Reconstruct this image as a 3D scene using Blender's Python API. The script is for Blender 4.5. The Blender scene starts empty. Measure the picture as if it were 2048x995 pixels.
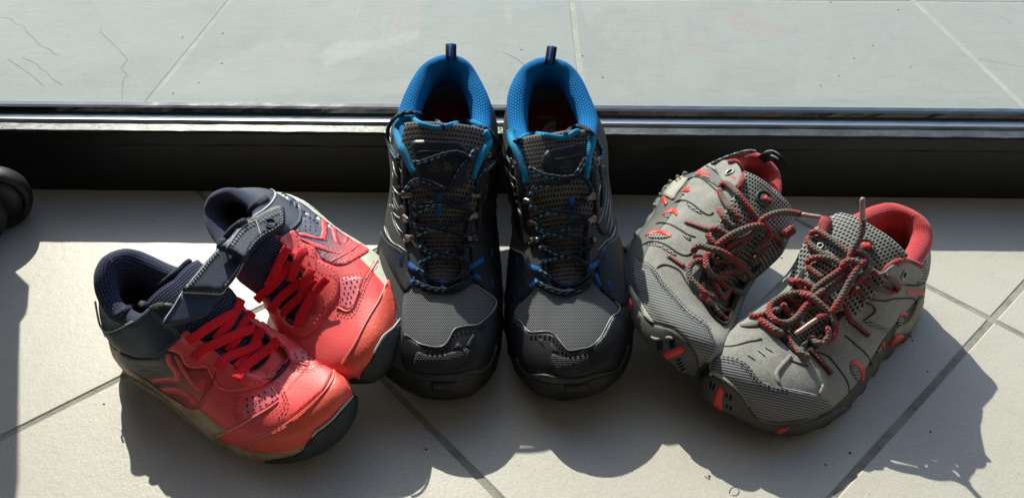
import bpy, bmesh, math, random
import numpy as np
from mathutils import Vector, Matrix, geometry
from mathutils.bvhtree import BVHTree
random.seed(7); rng = np.random.RandomState(7)
SC = bpy.context.scene; COL = SC.collection
# ------------------------------------------------------------------ camera
F_PX, TH, CX, CY = 1510.0, math.radians(39.2), 1024.0, 497.5     # focal length in photo pixels, tilt below the horizon
CAM = np.array([0.0, 0.0, 0.48])
cd = bpy.data.cameras.new('camera'); cam = bpy.data.objects.new('camera', cd); COL.objects.link(cam)
cam.location = CAM; cam.rotation_euler = (math.pi/2 - TH, 0, 0)
cd.sensor_width = 36.0; cd.lens = 36.0*F_PX/2048.0; cd.clip_start = 0.02; cd.clip_end = 60
SC.camera = cam
# ------------------------------------------------------------------ sky and sun
SUN_AZ, SUN_SLOPE = math.radians(21.5), 0.84                      # degrees left of straight ahead; rise per metre of depth
sdir = Vector((-math.tan(SUN_AZ), 1.0, SUN_SLOPE)).normalized()
w = bpy.data.worlds.new('World'); SC.world = w; w.use_nodes = True
nt = w.node_tree; bg = nt.nodes['Background']
sky = nt.nodes.new('ShaderNodeTexSky'); sky.sky_type = 'NISHITA'; sky.sun_disc = False
sky.sun_elevation = math.asin(sdir.z); sky.sun_rotation = math.atan2(sdir.x, sdir.y)
sky.air_density = 1.0; sky.dust_density = 1.0
nt.links.new(sky.outputs[0], bg.inputs[0]); bg.inputs[1].default_value = 0.145
sl = bpy.data.lights.new('sun', 'SUN'); sl.energy = 3.75; sl.angle = math.radians(0.5); sl.color = (1.0, 0.93, 0.81)
so = bpy.data.objects.new('sun', sl); COL.objects.link(so); so.rotation_euler = sdir.to_track_quat('Z', 'Y').to_euler()
SC.view_settings.view_transform = 'Standard'; SC.view_settings.look = 'None'
SC.view_settings.exposure = 0.98; SC.view_settings.gamma = 1.0
SC.cycles.max_bounces = 8; SC.cycles.transparent_max_bounces = 12
# ------------------------------------------------------------------ projection helpers
CT, ST = math.cos(TH), math.sin(TH)
def proj(P):
    q = np.atleast_2d(P) - CAM
    x = q[:,0]; u = q[:,1]*ST + q[:,2]*CT; d = q[:,1]*CT - q[:,2]*ST
    return np.c_[CX + F_PX*x/d, CY - F_PX*u/d]
def ray(px, py):
    u = (px-CX)/F_PX; v = (py-CY)/F_PX
    d = np.array([u, CT - v*ST, -ST - v*CT]); return d/np.linalg.norm(d)
def on_z(px, py, z=0.0):
    d = ray(px, py); return CAM + d*(z-CAM[2])/d[2]
def on_y(px, py, y):
    d = ray(px, py); return CAM + d*(y/d[1])
def rotm(yaw, pitch, roll):
    a, b, c = (math.radians(v) for v in (yaw, pitch, roll))
    Rz = np.array([[math.cos(a),-math.sin(a),0],[math.sin(a),math.cos(a),0],[0,0,1]])
    Ry = np.array([[math.cos(b),0,math.sin(b)],[0,1,0],[-math.sin(b),0,math.cos(b)]])
    Rx = np.array([[1,0,0],[0,math.cos(c),-math.sin(c)],[0,math.sin(c),math.cos(c)]])
    return Rz @ Ry @ Rx
# ------------------------------------------------------------------ object helpers
def tag(o, label=None, cat=None, group=None, kind=None):
    if label: o['label'] = label
    if cat: o['category'] = cat
    if group: o['group'] = group
    if kind: o['kind'] = kind
    return o
def mesh_obj(name, verts, faces, mat, parent=None, uv=None, smooth=True, kind=None, label=None):
    me = bpy.data.meshes.new(name)
    me.from_pydata([tuple(map(float, p)) for p in verts], [], [tuple(map(int, f)) for f in faces])
    if uv is not None:
        ul = me.uv_layers.new(name='UVMap'); uva = np.asarray(uv, dtype=float)
        li = np.empty(len(me.loops), dtype=np.int32); me.loops.foreach_get('vertex_index', li)
        ul.data.foreach_set('uv', uva[li].astype(np.float32).ravel())
    if smooth: me.polygons.foreach_set('use_smooth', [True]*len(me.polygons))
    if mat is not None: me.materials.append(mat)
    me.update()
    o = bpy.data.objects.new(name, me); COL.objects.link(o)
    if parent is not None: o.parent = parent
    if kind: o['kind'] = kind
    if label: o['label'] = label
    return o
def grid_faces(nu, nv, closed_u=False):
    F = []
    for i in range(nu if closed_u else nu-1):
        for j in range(nv-1):
            a = i*nv+j; b = ((i+1) % nu)*nv+j
            F.append((a, b, b+1, a+1))
    return F
def catmull(P, t, closed=True):
    """P (n,k); t array of real station numbers."""
    n = len(P); t = np.atleast_1d(np.asarray(t, float)); i = np.floor(t).astype(int); f = (t-i)[:,None]
    if closed: g = lambda j: P[j % n]
    else: g = lambda j: P[np.clip(j, 0, n-1)]
    p0, p1, p2, p3 = g(i-1), g(i), g(i+1), g(i+2)
    return 0.5*((2*p1) + (p2-p0)*f + (2*p0-5*p1+4*p2-p3)*f**2 + (3*p1-p0-3*p2+p3)*f**3)
def resample(pts, step):
    P = np.asarray(pts, float); n = len(P)
    Q = catmull(P, np.linspace(0, n-1-1e-9, (n-1)*24+1), closed=False)
    L = np.r_[0, np.cumsum(np.linalg.norm(np.diff(Q[:, :2] if Q.shape[1] < 4 else Q[:, :2], axis=0), axis=1))]
    m = max(2, int(round(L[-1]/step))+1); s = np.linspace(0, L[-1], m)
    return np.stack([np.interp(s, L, Q[:,k]) for k in range(Q.shape[1])], 1)
#INSERT
# ------------------------------------------------------------------ materials
def new_mat(name, col, rough=.6, spec=.5, metal=0.0, sheen=0.0):
    m = bpy.data.materials.new(name); m.use_nodes = True; b = m.node_tree.nodes['Principled BSDF']
    b.inputs['Base Color'].default_value = (*col, 1); b.inputs['Roughness'].default_value = rough
    b.inputs['Specular IOR Level'].default_value = spec; b.inputs['Metallic'].default_value = metal
    if sheen: b.inputs['Sheen Weight'].default_value = sheen; b.inputs['Sheen Roughness'].default_value = .5
    return m, m.node_tree, b
def nd(nt, typ, **kw):
    n = nt.nodes.new(typ)
    for k, v in kw.items():
        if k in n.inputs.keys(): n.inputs[k].default_value = v
        else: setattr(n, k, v)
    return n
def coord(nt, kind='Object', scale=(1,1,1), rot=0.0):
    tc = nt.nodes.new('ShaderNodeTexCoord'); mp = nt.nodes.new('ShaderNodeMapping')
    mp.inputs['Scale'].default_value = scale; mp.inputs['Rotation'].default_value = (0,0,rot)
    nt.links.new(tc.outputs[kind], mp.inputs[0]); return mp.outputs[0]
def mth(nt, op, a, b=None, c=None):
    n = nt.nodes.new('ShaderNodeMath'); n.operation = op
    for i, x in enumerate((a, b, c)):
        if x is None: continue
        if hasattr(x, 'links') or hasattr(x, 'is_output'): nt.links.new(x, n.inputs[i])
        else: n.inputs[i].default_value = x
    return n.outputs[0]
def mixc(nt, fac, c1, c2):
    n = nt.nodes.new('ShaderNodeMix'); n.data_type = 'RGBA'
    if hasattr(fac, 'links'): nt.links.new(fac, n.inputs[0])
    else: n.inputs[0].default_value = fac
    for i, c in ((6, c1), (7, c2)):
        if hasattr(c, 'links'): nt.links.new(c, n.inputs[i])
        else: n.inputs[i].default_value = (*c, 1)
    return n.outputs[2]
def ramp(nt, x, a, b):
    n = nt.nodes.new('ShaderNodeMapRange'); n.inputs[1].default_value = a; n.inputs[2].default_value = b; nt.links.new(x, n.inputs[0]); return n.outputs[0]
def bump(nt, b, h, dist, strength=1.0):
    n = nt.nodes.new('ShaderNodeBump'); n.inputs['Distance'].default_value = dist; n.inputs['Strength'].default_value = strength
    nt.links.new(h, n.inputs['Height'])
    prev = b.inputs['Normal'].links
    if prev: nt.links.new(prev[0].from_socket, n.inputs['Normal'])
    nt.links.new(n.outputs[0], b.inputs['Normal'])
def noise(nt, v, scale, detail=3, rough=.6):
    n = nd(nt, 'ShaderNodeTexNoise', Scale=scale, Detail=detail, Roughness=rough); nt.links.new(v, n.inputs['Vector']); return n.outputs['Fac']
def suede(name, col, dark=.45, light=1.5):
    m, nt, b = new_mat(name, col, .95, .15, sheen=.25); o = coord(nt)
    f = noise(nt, o, 900, 4, .7); g = noise(nt, o, 60, 3)
    c = tuple(x*dark for x in col); l = tuple(min(1, x*light) for x in col)
    k = mth(nt, 'ADD', mth(nt, 'MULTIPLY', ramp(nt, f, .3, .7), .7), mth(nt, 'MULTIPLY', ramp(nt, g, .3, .7), .3))
    nt.links.new(mixc(nt, k, c, l), b.inputs['Base Color']); bump(nt, b, f, .00050); return m
def leather(name, col, grain=500, dist=.00025, rough=.5, var=.25, spec=.4):
    m, nt, b = new_mat(name, col, rough, spec); o = coord(nt)
    v = nd(nt, 'ShaderNodeTexVoronoi', Scale=grain); v.feature = 'SMOOTH_F1'; nt.links.new(o, v.inputs['Vector'])
    g = noise(nt, o, 45, 4); k = ramp(nt, g, .3, .7)
    nt.links.new(mixc(nt, k, tuple(x*(1-var) for x in col), tuple(min(1, x*(1+var*.5)) for x in col)), b.inputs['Base Color'])
    nt.links.new(mth(nt, 'ADD', mth(nt, 'MULTIPLY', k, .15), rough-.07), b.inputs['Roughness'])
    bump(nt, b, v.outputs['Distance'], dist); bump(nt, b, g, .0006, .25); return m
def weave(name, c1, c2, pitch=.0012, dist=.0004, rough=.85, rot=0.0, kind='UV', ax=1.0, holes=.5, sheen=0.0, inv=False):
    """basket of raised cells with darker gaps; pitch in metres"""
    m, nt, b = new_mat(name, c1, rough, .2, sheen=sheen); o = coord(nt, kind, (1/pitch, ax/pitch, 1/pitch), rot)
    s = nt.nodes.new('ShaderNodeSeparateXYZ'); nt.links.new(o, s.inputs[0])
    row = mth(nt, 'FLOOR', s.outputs[1]); sh = mth(nt, 'MULTIPLY', mth(nt, 'MODULO', row, 2.0), .5)
    fx = mth(nt, 'ABSOLUTE', mth(nt, 'SUBTRACT', mth(nt, 'FRACT', mth(nt, 'ADD', s.outputs[0], sh)), .5))
    fy = mth(nt, 'ABSOLUTE', mth(nt, 'SUBTRACT', mth(nt, 'FRACT', s.outputs[1]), .5))
    r = mth(nt, 'SQRT', mth(nt, 'ADD', mth(nt, 'MULTIPLY', fx, fx), mth(nt, 'MULTIPLY', fy, fy)))
    k = ramp(nt, r, holes-.12, holes+.08)
    if inv: k = mth(nt, 'SUBTRACT', 1.0, k)
    nt.links.new(mixc(nt, k, c1, c2), b.inputs['Base Color']); bump(nt, b, mth(nt, 'SUBTRACT', 1.0, k), dist)
    return m
def ribs(name, c1, c2, pitch=.0016, rot=0.0, dist=.0003, rough=.7, kind='UV'):
    m, nt, b = new_mat(name, c1, rough, .25); o = coord(nt, kind, (1,1,1), rot)
    s = nt.nodes.new('ShaderNodeSeparateXYZ'); nt.links.new(o, s.inputs[0])
    w = mth(nt, 'SINE', mth(nt, 'MULTIPLY', s.outputs[1], 2*math.pi/pitch)); k = ramp(nt, w, -1, 1)
    x = mth(nt, 'SINE', mth(nt, 'MULTIPLY', s.outputs[0], 2*math.pi/(pitch*.8))); kk = mth(nt, 'MULTIPLY', k, mth(nt, 'ADD', .8, mth(nt, 'MULTIPLY', x, .2)))
    nt.links.new(mixc(nt, kk, c2, c1), b.inputs['Base Color']); bump(nt, b, kk, dist); return m
def rubber(name, col, rough=.6, dirt=None, dist=.0002):
    m, nt, b = new_mat(name, col, rough, .4); o = coord(nt); g = noise(nt, o, 35, 5, .65); f = noise(nt, o, 700, 2)
    nt.links.new(mixc(nt, ramp(nt, g, .42, .68), col, dirt or tuple(x*.6 for x in col)), b.inputs['Base Color']); bump(nt, b, f, dist); return m
def cordmat(name, c1, c2, turns=3.0, pitch=.0042, share=.0, rough=.9):
    """braided lace: UV x round the cord, UV y metres along it"""
    m, nt, b = new_mat(name, c1, rough, .2, sheen=.1); tc = nt.nodes.new('ShaderNodeTexCoord'); s = nt.nodes.new('ShaderNodeSeparateXYZ'); nt.links.new(tc.outputs['UV'], s.inputs[0])
    a = mth(nt, 'MULTIPLY', s.outputs[0], 2*math.pi*turns); l = mth(nt, 'MULTIPLY', s.outputs[1], 2*math.pi/pitch)
    p = mth(nt, 'MULTIPLY', mth(nt, 'SINE', mth(nt, 'ADD', a, l)), mth(nt, 'SINE', mth(nt, 'SUBTRACT', a, l)))
    q = mth(nt, 'SINE', mth(nt, 'ADD', mth(nt, 'MULTIPLY', s.outputs[0], 2*math.pi), mth(nt, 'MULTIPLY', l, .13)))
    k = ramp(nt, mth(nt, 'ADD', mth(nt, 'MULTIPLY', p, .6), mth(nt, 'MULTIPLY', q, .55)), share-.06, share+.06)
    nt.links.new(mixc(nt, k, c1, c2), b.inputs['Base Color'])
    fine = mth(nt, 'MULTIPLY', mth(nt, 'SINE', mth(nt, 'MULTIPLY', a, 2.0)), mth(nt, 'SINE', mth(nt, 'MULTIPLY', l, 2.0)))
    bump(nt, b, fine, .0004); return m
def tilemat(name, c1, c2, speck, rough=.45, streak=False):
    m, nt, b = new_mat(name, c1, rough, .45); o = coord(nt); g = noise(nt, o, 3.5, 4); f = noise(nt, o, 420, 3, .7)
    oi = nt.nodes.new('ShaderNodeObjectInfo')
    k = mth(nt, 'ADD', mth(nt, 'MULTIPLY', ramp(nt, g, .3, .7), .6), mth(nt, 'MULTIPLY', oi.outputs['Random'], .4))
    c = mixc(nt, k, c1, c2); v = nd(nt, 'ShaderNodeTexVoronoi', Scale=13.0); nt.links.new(o, v.inputs['Vector'])
    mt = noise(nt, o, 22, 6, .7); c = mixc(nt, mth(nt, 'MULTIPLY', ramp(nt, mt, .45, .7), .35), c, tuple(x*.80 for x in c1))
    sc_ = noise(nt, coord(nt, 'Object', (9, 60, 9), .7), 4, 6, .7); c = mixc(nt, mth(nt, 'MULTIPLY', ramp(nt, sc_, .60, .74), .22), c, tuple(x*.7 for x in c1))
    c = mixc(nt, mth(nt, 'MULTIPLY', ramp(nt, f, .40, .72), .8), c, tuple(min(1, x*1.16) for x in c2))
    c = mixc(nt, mth(nt, 'LESS_THAN', v.outputs['Distance'], .022), c, speck)
    if streak:
        o2 = coord(nt, 'Object', (3, 26, 3), .05); st = noise(nt, o2, 5, 6, .7)
        c = mixc(nt, mth(nt, 'MULTIPLY', ramp(nt, st, .52, .75), .45), c, tuple(x*.72 for x in c1))
        o3 = coord(nt, 'Object', (2.2, 1.5, 2)); w = nd(nt, 'ShaderNodeTexNoise', Scale=2.2, Detail=7.0, Roughness=.62); nt.links.new(o3, w.inputs['Vector'])
        vein = mth(nt, 'ABSOLUTE', mth(nt, 'SUBTRACT', w.outputs['Fac'], .47)); c = mixc(nt, mth(nt, 'MULTIPLY', mth(nt, 'LESS_THAN', vein, .0016), .55), c, (.25,.25,.22))
    nt.links.new(c, b.inputs['Base Color']); bump(nt, b, f, .00018); bump(nt, b, noise(nt, o, 120, 3), .0004, .6)
    nt.links.new(mth(nt, 'ADD', rough, mth(nt, 'MULTIPLY', ramp(nt, g, .3, .7), .12)), b.inputs['Roughness']); return m
M = {}
M['floor_tile'] = tilemat('floor_tile', (.400,.370,.328), (.440,.410,.366), (.20,.19,.17), .42)
M['terrace_tile'] = tilemat('terrace_tile', (.215,.226,.222), (.243,.252,.245), (.10,.10,.10), .8, True)
M['grout'] = rubber('grout', (.30,.29,.255), .95, (.17,.165,.145), .001)
M['grout_out'] = rubber('terrace_grout', (.30,.30,.27), .95, (.38,.37,.32), .001)
M['black_paint'] = leather('black_paint', (.011,.011,.012), 30, .0004, .42, .3)
M['worn_paint'] = rubber('worn_paint', (.035,.036,.040), .26, (.09,.09,.095), .0006)
M['gloss_black'] = leather('gloss_black', (.02,.022,.028), 60, .0002, .10, .3, .8)
M['track_metal'] = new_mat('track_metal', (.62,.64,.66), .35, .5, .85)[0]
# blue hiking shoes
M['c_tpu'] = leather('black_film', (.012,.0125,.016), 900, .00015, .46, .3, .25)
M['c_vamp'] = weave('heather_vamp', (.23,.23,.24), (.018,.022,.030), .0019, .0004, .8, 0, 'UV', 1.5, .42)
M['c_side'] = weave('charcoal_weave', (.11,.11,.115), (.015,.015,.018), .0018, .0003, .8, .5, 'UV', 1.2, .42)
M['c_mesh'] = weave('grey_hole_mesh', (.13,.12,.115), (.004,.004,.005), .0030, .0012, .75, 0, 'UV', 1.0, .27, 0, True)
M['c_mesh'].name = 'grey_hole_mesh'
M['c_grip'] = weave('toe_scales', (.016,.016,.018), (.045,.045,.05), .0026, .0008, .5, 0, 'UV', 1.5, .40)
M['c_rubber'] = rubber('black_rubber', (.011,.011,.011), .5, (.03,.029,.027), .0003)
M['c_lining'] = weave('bright_blue_knit', (.0,.25,.62), (.0,.12,.38), .0030, .0009, .9, 0, 'UV', 1.4, .40, 0)
M['c_pipe'] = ribs('blue_knit_binding', (.003,.40,.72), (.002,.18,.42), .0018, 0, .0005)
M['c_web'] = ribs('blue_webbing', (.02,.16,.50), (.008,.06,.25), .0012, 0, .0003)
M['c_navy'] = leather('navy_film', (.016,.018,.032), 700, .0002, .38, .3)
M['c_insole'] = rubber('dark_red_foam', (.34,.012,.018), .9, (.24,.01,.015), .0005)
M['c_heelin'] = rubber('grey_heel_cloth', (.22,.225,.235), .9, (.17,.17,.18), .0005)
M['c_lace'] = cordmat('navy_lace', (.014,.018,.035), (.10,.30,.42), 2.0, .011, .62)
M['c_line'] = new_mat('edge_highlight_grey', (.20,.20,.21), .32, .6)[0]  # lighter grey paints the light caught along the overlay edges
M['hook'] = new_mat('gunmetal', (.16,.14,.125), .28, .5, .9)[0]
M['c_black'] = rubber('black_cloth', (.02,.02,.024), .85, (.014,.014,.016), .0004)
M['print_grey'] = new_mat('grey_print', (.32,.34,.36), .7)[0]
M['print_dim'] = new_mat('dull_print', (.075,.07,.065), .7)[0]
# grey and coral shoes
M['g_suede'] = suede('grey_suede', (.265,.255,.235))
M['g_toe'] = ribs('grey_ribbed_cloth', (.30,.30,.30), (.06,.063,.07), .0022, .0, .00035)
M['g_toe2'] = ribs('grey_ribbed_cloth', (.30,.30,.30), (.06,.063,.07), .0022, .35, .00035)
M['g_rubber'] = rubber('olive_grey_rubber', (.055,.056,.050), .62, (.085,.08,.07), .0003)
M['g_mid'] = rubber('beige_foam', (.36,.34,.28), .7, (.20,.18,.14), .0004)
M['g_red'] = new_mat('coral_rubber', (.66,.035,.022), .45)[0]
M['g_print'] = new_mat('coral_print', (.70,.045,.028), .55)[0]
M['g_lining'] = weave('coral_knit', (.74,.055,.065), (.42,.015,.022), .0019, .0005, .85, 0, 'UV', 1.2, .40, .3)
M['g_mesh'] = weave('grey_open_mesh', (.30,.30,.285), (.022,.022,.024), .0026, .0010, .7, 0, 'UV', 1.0, .34, 0, True)
M['g_lace'] = cordmat('grey_coral_lace', (.135,.120,.105), (.36,.034,.042), 2.0, .0060, .18)
M['g_tip'] = rubber('lace_tip', (.42,.26,.26), .35, (.3,.15,.15), .0002)
M['g_web'] = ribs('dark_webbing', (.045,.04,.04), (.02,.02,.02), .0016, 0, .0003)
M['g_webred'] = new_mat('coral_thread', (.45,.04,.04), .8)[0]
M['g_tape'] = ribs('grey_tape', (.16,.155,.145), (.10,.10,.095), .0016, 0, .0002)
M['ring'] = new_mat('grey_metal_ring', (.30,.29,.27), .35, .5, .6)[0]
M['dark'] = new_mat('dark_gap', (.008,.008,.009), .95, .1)[0]
M['seam'] = new_mat('seam_groove', (.07,.068,.064), .95, .1)[0]
# red trainers
M['r_leather'] = leather('coral_leather', (.86,.098,.105), 620, .00012, .50, .10)
M['r_toe'] = leather('orange_grained_toe', (.82,.105,.070), 560, .00022, .52, .15)
M['r_lace'] = ribs('red_elastic', (.92,.018,.04), (.72,.008,.02), .0013, .9, .0005, .65)
M['r_navy'] = leather('navy_leather', (.022,.034,.065), 900, .00012, .50, .2, .3)
M['r_lining'] = weave('navy_knit', (.050,.065,.16), (.010,.014,.04), .0024, .0009, .85, 0, 'UV', 1.2, .40, .2)
M['r_mid'] = rubber('off_white_midsole', (.56,.45,.31), .6, (.28,.19,.11), .0004)
M['r_mid2'] = rubber('clean_midsole', (.66,.66,.56), .55, (.46,.46,.38), .0003)
M['r_guard'] = rubber('teal_black_rubber', (.022,.030,.034), .55, (.035,.042,.044), .0003)
M['r_vent'] = new_mat('pink_leather', (.82,.15,.20), .5)[0]
M['r_line'] = new_mat('red_stitch', (.45,.03,.035), .7)[0]
M['r_edge'] = new_mat('pale_pink_edge', (.80,.28,.24), .5)[0]
M['r_print'] = new_mat('coral_print_stripe', (.78,.07,.075), .45)[0]
M['white_thread'] = new_mat('pale_thread', (.36,.40,.44), .6)[0]
M['white_pipe'] = new_mat('pale_piping', (.45,.46,.45), .6)[0]
def gradient_mat(name, c1, c2, p1, p2):
    """print that fades from c1 to c2 across the panel, over grained leather (UV in metres)"""
    m, nt, b = new_mat(name, c1, .45); o = coord(nt, 'UV'); d = np.array(p2)-np.array(p1); L = np.linalg.norm(d)
    s = nt.nodes.new('ShaderNodeSeparateXYZ'); nt.links.new(o, s.inputs[0])
    t = mth(nt, 'ADD', mth(nt, 'MULTIPLY', mth(nt, 'SUBTRACT', s.outputs[0], float(p1[0])), float(d[0]/L**2)), mth(nt, 'MULTIPLY', mth(nt, 'SUBTRACT', s.outputs[1], float(p1[1])), float(d[1]/L**2)))
    w = nd(nt, 'ShaderNodeTexWhiteNoise'); sc = coord(nt, 'UV', (2200, 2200, 1)); fl = nt.nodes.new('ShaderNodeVectorMath'); fl.operation = 'FLOOR'; nt.links.new(sc, fl.inputs[0]); nt.links.new(fl.outputs[0], w.inputs['Vector'])
    k = ramp(nt, mth(nt, 'ADD', t, mth(nt, 'MULTIPLY', mth(nt, 'SUBTRACT', w.outputs['Value'], .5), .35)), .1, .9)
    nt.links.new(mixc(nt, k, c1, c2), b.inputs['Base Color'])
    v = nd(nt, 'ShaderNodeTexVoronoi', Scale=620.0); nt.links.new(coord(nt), v.inputs['Vector']); bump(nt, b, v.outputs['Distance'], .0003); return m
# ------------------------------------------------------------------ shoe form
# stations run round the last of a right shoe: toe, inner side, heel, outer side.  B: feather line, T: edge of the opening
BS = np.array([(1.0,.02),(.985,.085),(.935,.135),(.86,.163),(.75,.17),(.62,.148),(.50,.118),(.38,.106),(.25,.11),(.12,.104),(.04,.074),
               (0,0),(.04,-.076),(.12,-.108),(.25,-.12),(.38,-.13),(.50,-.15),(.62,-.172),(.74,-.18),(.85,-.16),(.93,-.115),(.98,-.05)])
TS = {'hike': np.array([(.765,.0,.20),(.762,.022,.20),(.752,.042,.205),(.72,.056,.213),(.65,.062,.235),(.56,.067,.262),(.46,.075,.30),(.36,.095,.335),
               (.24,.105,.285),(.10,.088,.295),(.035,.055,.325),(.008,0,.335),(.035,-.055,.325),(.10,-.09,.292),(.24,-.108,.275),(.36,-.098,.328),
               (.46,-.078,.29),(.56,-.069,.257),(.65,-.064,.232),(.72,-.057,.212),(.752,-.042,.204),(.762,-.022,.20)])}
TS['kid'] = TS['hike'].copy()*np.array([1,1.0,1.08]); TS['kid'][:,0] = np.where(TS['kid'][:,0] > .44, .44+(TS['kid'][:,0]-.44)*.80, TS['kid'][:,0])
BETA = np.array([5,6,10,22,36,48,60,78,88,92,94,96,94,92,88,78,60,48,36,22,10,6.0])
BOX = np.array([1.45,1.42,1.35,1.25,1.1,1,1,1,1,1,1,1,1,1,1,1,1,1,1.1,1.25,1.35,1.42])
RC = np.array([.008,.008,.008,.008,.008,.009,.012,.020,.023,.025,.027,.029,.027,.025,.023,.020,.012,.009,.008,.008,.008,.008])
NS = 22
class Shoe:
    def __init__(s, kind, foot, L, loc, rot, heel=.10, fore=.075, toe=.03, bulge=.012):
        s.kind, s.L, s.m = kind, L, (1.0 if foot == 'R' else -1.0)
        s.loc = np.array(loc, float); s.R = rotm(*rot); s.heel, s.fore, s.toe, s.bulge = heel, fore, toe, bulge
        s.B = BS.copy(); s.T = TS[kind].copy(); s.dirs = []
        s.w = None
    def zb(s, x):   # feather height
        return np.interp(x, [0,.3,.55,.8,.92,1.0], [s.heel, s.heel*.97, s.fore*1.05, s.fore, s.fore+s.toe*.4, s.fore+s.toe])
    def zg(s, x):   # ground line, with toe spring
        return np.interp(x, [0,.06,.12,.75,.85,.93,1.0], [.018,.004,0,0,.006,.018,s.toe+.005])
    def outline(s, k, out=0.0):
        P = catmull(s.B, k); e = 1e-3
        d = catmull(s.B, np.asarray(k)+e) - catmull(s.B, np.asarray(k)-e); d /= np.linalg.norm(d, axis=1)[:,None]+1e-12
        n = np.c_[-d[:,1], d[:,0]]                       # outward
        # stations run toe -> +y side -> heel, so the outward normal is to the right of travel
        n = -n if True else n
        c = np.array([.5,0]); flip = np.sign(np.sum(n*(P-c), axis=1).mean()); n = n*flip
        return P + n*out, n
    def upper(s, k, v):
        k = np.atleast_1d(np.asarray(k,float)); v = np.atleast_1d(np.asarray(v,float)); k, v = np.broadcast_arrays(k, v)
        b, n = s.outline(k); z = s.zb(b[:,0]); B = np.c_[b, z]; T = catmull(s.T, k)
        D = np.linalg.norm(T-B, axis=1)[:,None]
        be = np.radians(catmull(BETA[:,None], k)[:,0])
        h = (T-B)[:,:2]; h = h/(np.linalg.norm(h, axis=1)[:,None]+1e-9)
        inw = -n; f = np.clip((np.degrees(be)-60)/30, 0, 1)[:,None]; h = h*(1-f)+inw*f
        bx = catmull(BOX[:,None], k)[:,0]; d0 = np.c_[n*.30, np.full(len(k), .95)*bx]*D*1.05
        d1 = np.c_[h*np.cos(be)[:,None], np.sin(be)]*D*1.0
        v_ = v[:,None]; h00 = 2*v_**3-3*v_**2+1; h10 = v_**3-2*v_**2+v_; h01 = -2*v_**3+3*v_**2; h11 = v_**3-v_**2
        return h00*B + h10*d0 + h01*T + h11*d1
    def sole(s, k, q, ledge=.008):   # q 0 top inner ledge -> 1 ground edge
        k = np.atleast_1d(np.asarray(k,float)); q = np.broadcast_to(np.asarray(q,float), k.shape)
        o = np.interp(q, [0,.12,.2,.35,.6,.85,1.0], [-.004, ledge*.7, ledge, ledge+s.bulge*.5, ledge+s.bulge, ledge+s.bulge*.55, ledge*.2])
        zz = np.interp(q, [0,.12,.2,.35,.6,.85,1.0], [.012,.012,0,-.2,-.55,-.9,-1.0])
        b, n = s.outline(k); zb = s.zb(b[:,0]); zg = s.zg(b[:,0])
        z = np.where(zz > 0, zb+zz, zb + (zb-zg)*np.minimum(zz,0))
        return np.c_[b+n*o[:,None], z]
    def lining(s, k, w):     # w 0 outer rim -> .4 inner side of padding -> 1 insole edge
        k = np.atleast_1d(np.asarray(k,float)); w = np.broadcast_to(np.asarray(w,float), k.shape)
        T = catmull(s.T, k); rc = catmull(RC[:,None], k); b, n = s.outline(k); be = np.radians(catmull(BETA[:,None], k)[:,0])
        d = catmull(s.T, k+1e-3)-catmull(s.T, k-1e-3); d[:,2] = 0; d /= np.linalg.norm(d, axis=1)[:,None]+1e-9
        inw = np.c_[d[:,1], -d[:,0]]; inw *= np.sign(np.sum(inw*n, axis=1))[:,None]*-1
        ph = np.clip(w/.4, 0, 1)*math.pi
        up = np.array([0,0,1.0])
        rim = T + np.c_[inw*rc*(1-np.cos(ph))[:,None], np.zeros(len(k))] + up*rc*1.0*np.sin(ph)[:,None]
        I, _ = s.outline(k, -.028); I3 = np.c_[I, s.zb(I[:,0])+.02]
        end = T + np.c_[inw*rc*2, np.zeros(len(k))]
        g = np.clip((w-.4)/.6, 0, 1)[:,None]
        D = np.linalg.norm(I3-end, axis=1)[:,None]
        low = end*(1-g) + I3*g + np.c_[inw*np.sin(g*math.pi)*rc*np.clip(1-g*1.6,0,1), np.zeros(len(k))]
        return np.where(w[:,None] <= .4, rim, low)
    def insole(s, k, r):
        I, _ = s.outline(k, -.026); x = I[:,0]
        c = np.c_[np.clip(x, .12, .85), np.zeros(len(x))]
        P = c*(1-r) + I*r
        return np.c_[P, s.zb(P[:,0])+.024 + .018*r**4*0]
    def tongue(s, u, w):     # u -1..1 (inner side positive), w 0 throat .. 1 top
        T = s.T; xs = np.interp(w, [0,.35,.7,1], [T[0,0]+.01, .60 if s.kind=='hike' else .56, .46, .335])
        zs = np.interp(w, [0,.35,.7,1], [T[0,2]-.02, T[5,2]-.02, T[6,2]+.045, T[7,2]+.075])
        hw = np.interp(w, [0,.2,.7,1], [.055,.075,.10,.10])
        y = u*hw; z = zs - .035*np.abs(u)**2.2
        x = xs + .0*u
        return np.stack([x, y, z], 1)
    # ---- local -> world with the fitted deformation
    def world0(s, P):
        P = np.array(P, float)*s.L; P[:,1] *= s.m
        return P @ s.R.T + s.loc
    def world(s, P):
        W = s.world0(P); return s.warp(W)
    def warp(s, W):
        if s.w is None: return W
        C, wt = s.w
        K = -np.linalg.norm(W[:,None]-C[None], axis=2)
        return W + K @ wt[:len(C)] + np.c_[np.ones(len(W)), W-s.loc] @ wt[len(C):]
    def fit_rbf(s, C, D, lam):
        n = len(C); K = -np.linalg.norm(C[:,None]-C[None], axis=2) + 0*np.eye(n)
        A = np.zeros((n+4, n+4)); A[:n,:n] = K + lam*np.eye(n); Q = np.c_[np.ones(n), C-s.loc]
        A[:n,n:] = Q; A[n:,:n] = Q.T; A[n:,n:] = -1e-6*np.eye(4)
        s.w = (C, np.linalg.solve(A, np.r_[D, np.zeros((4,3))]))
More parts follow.
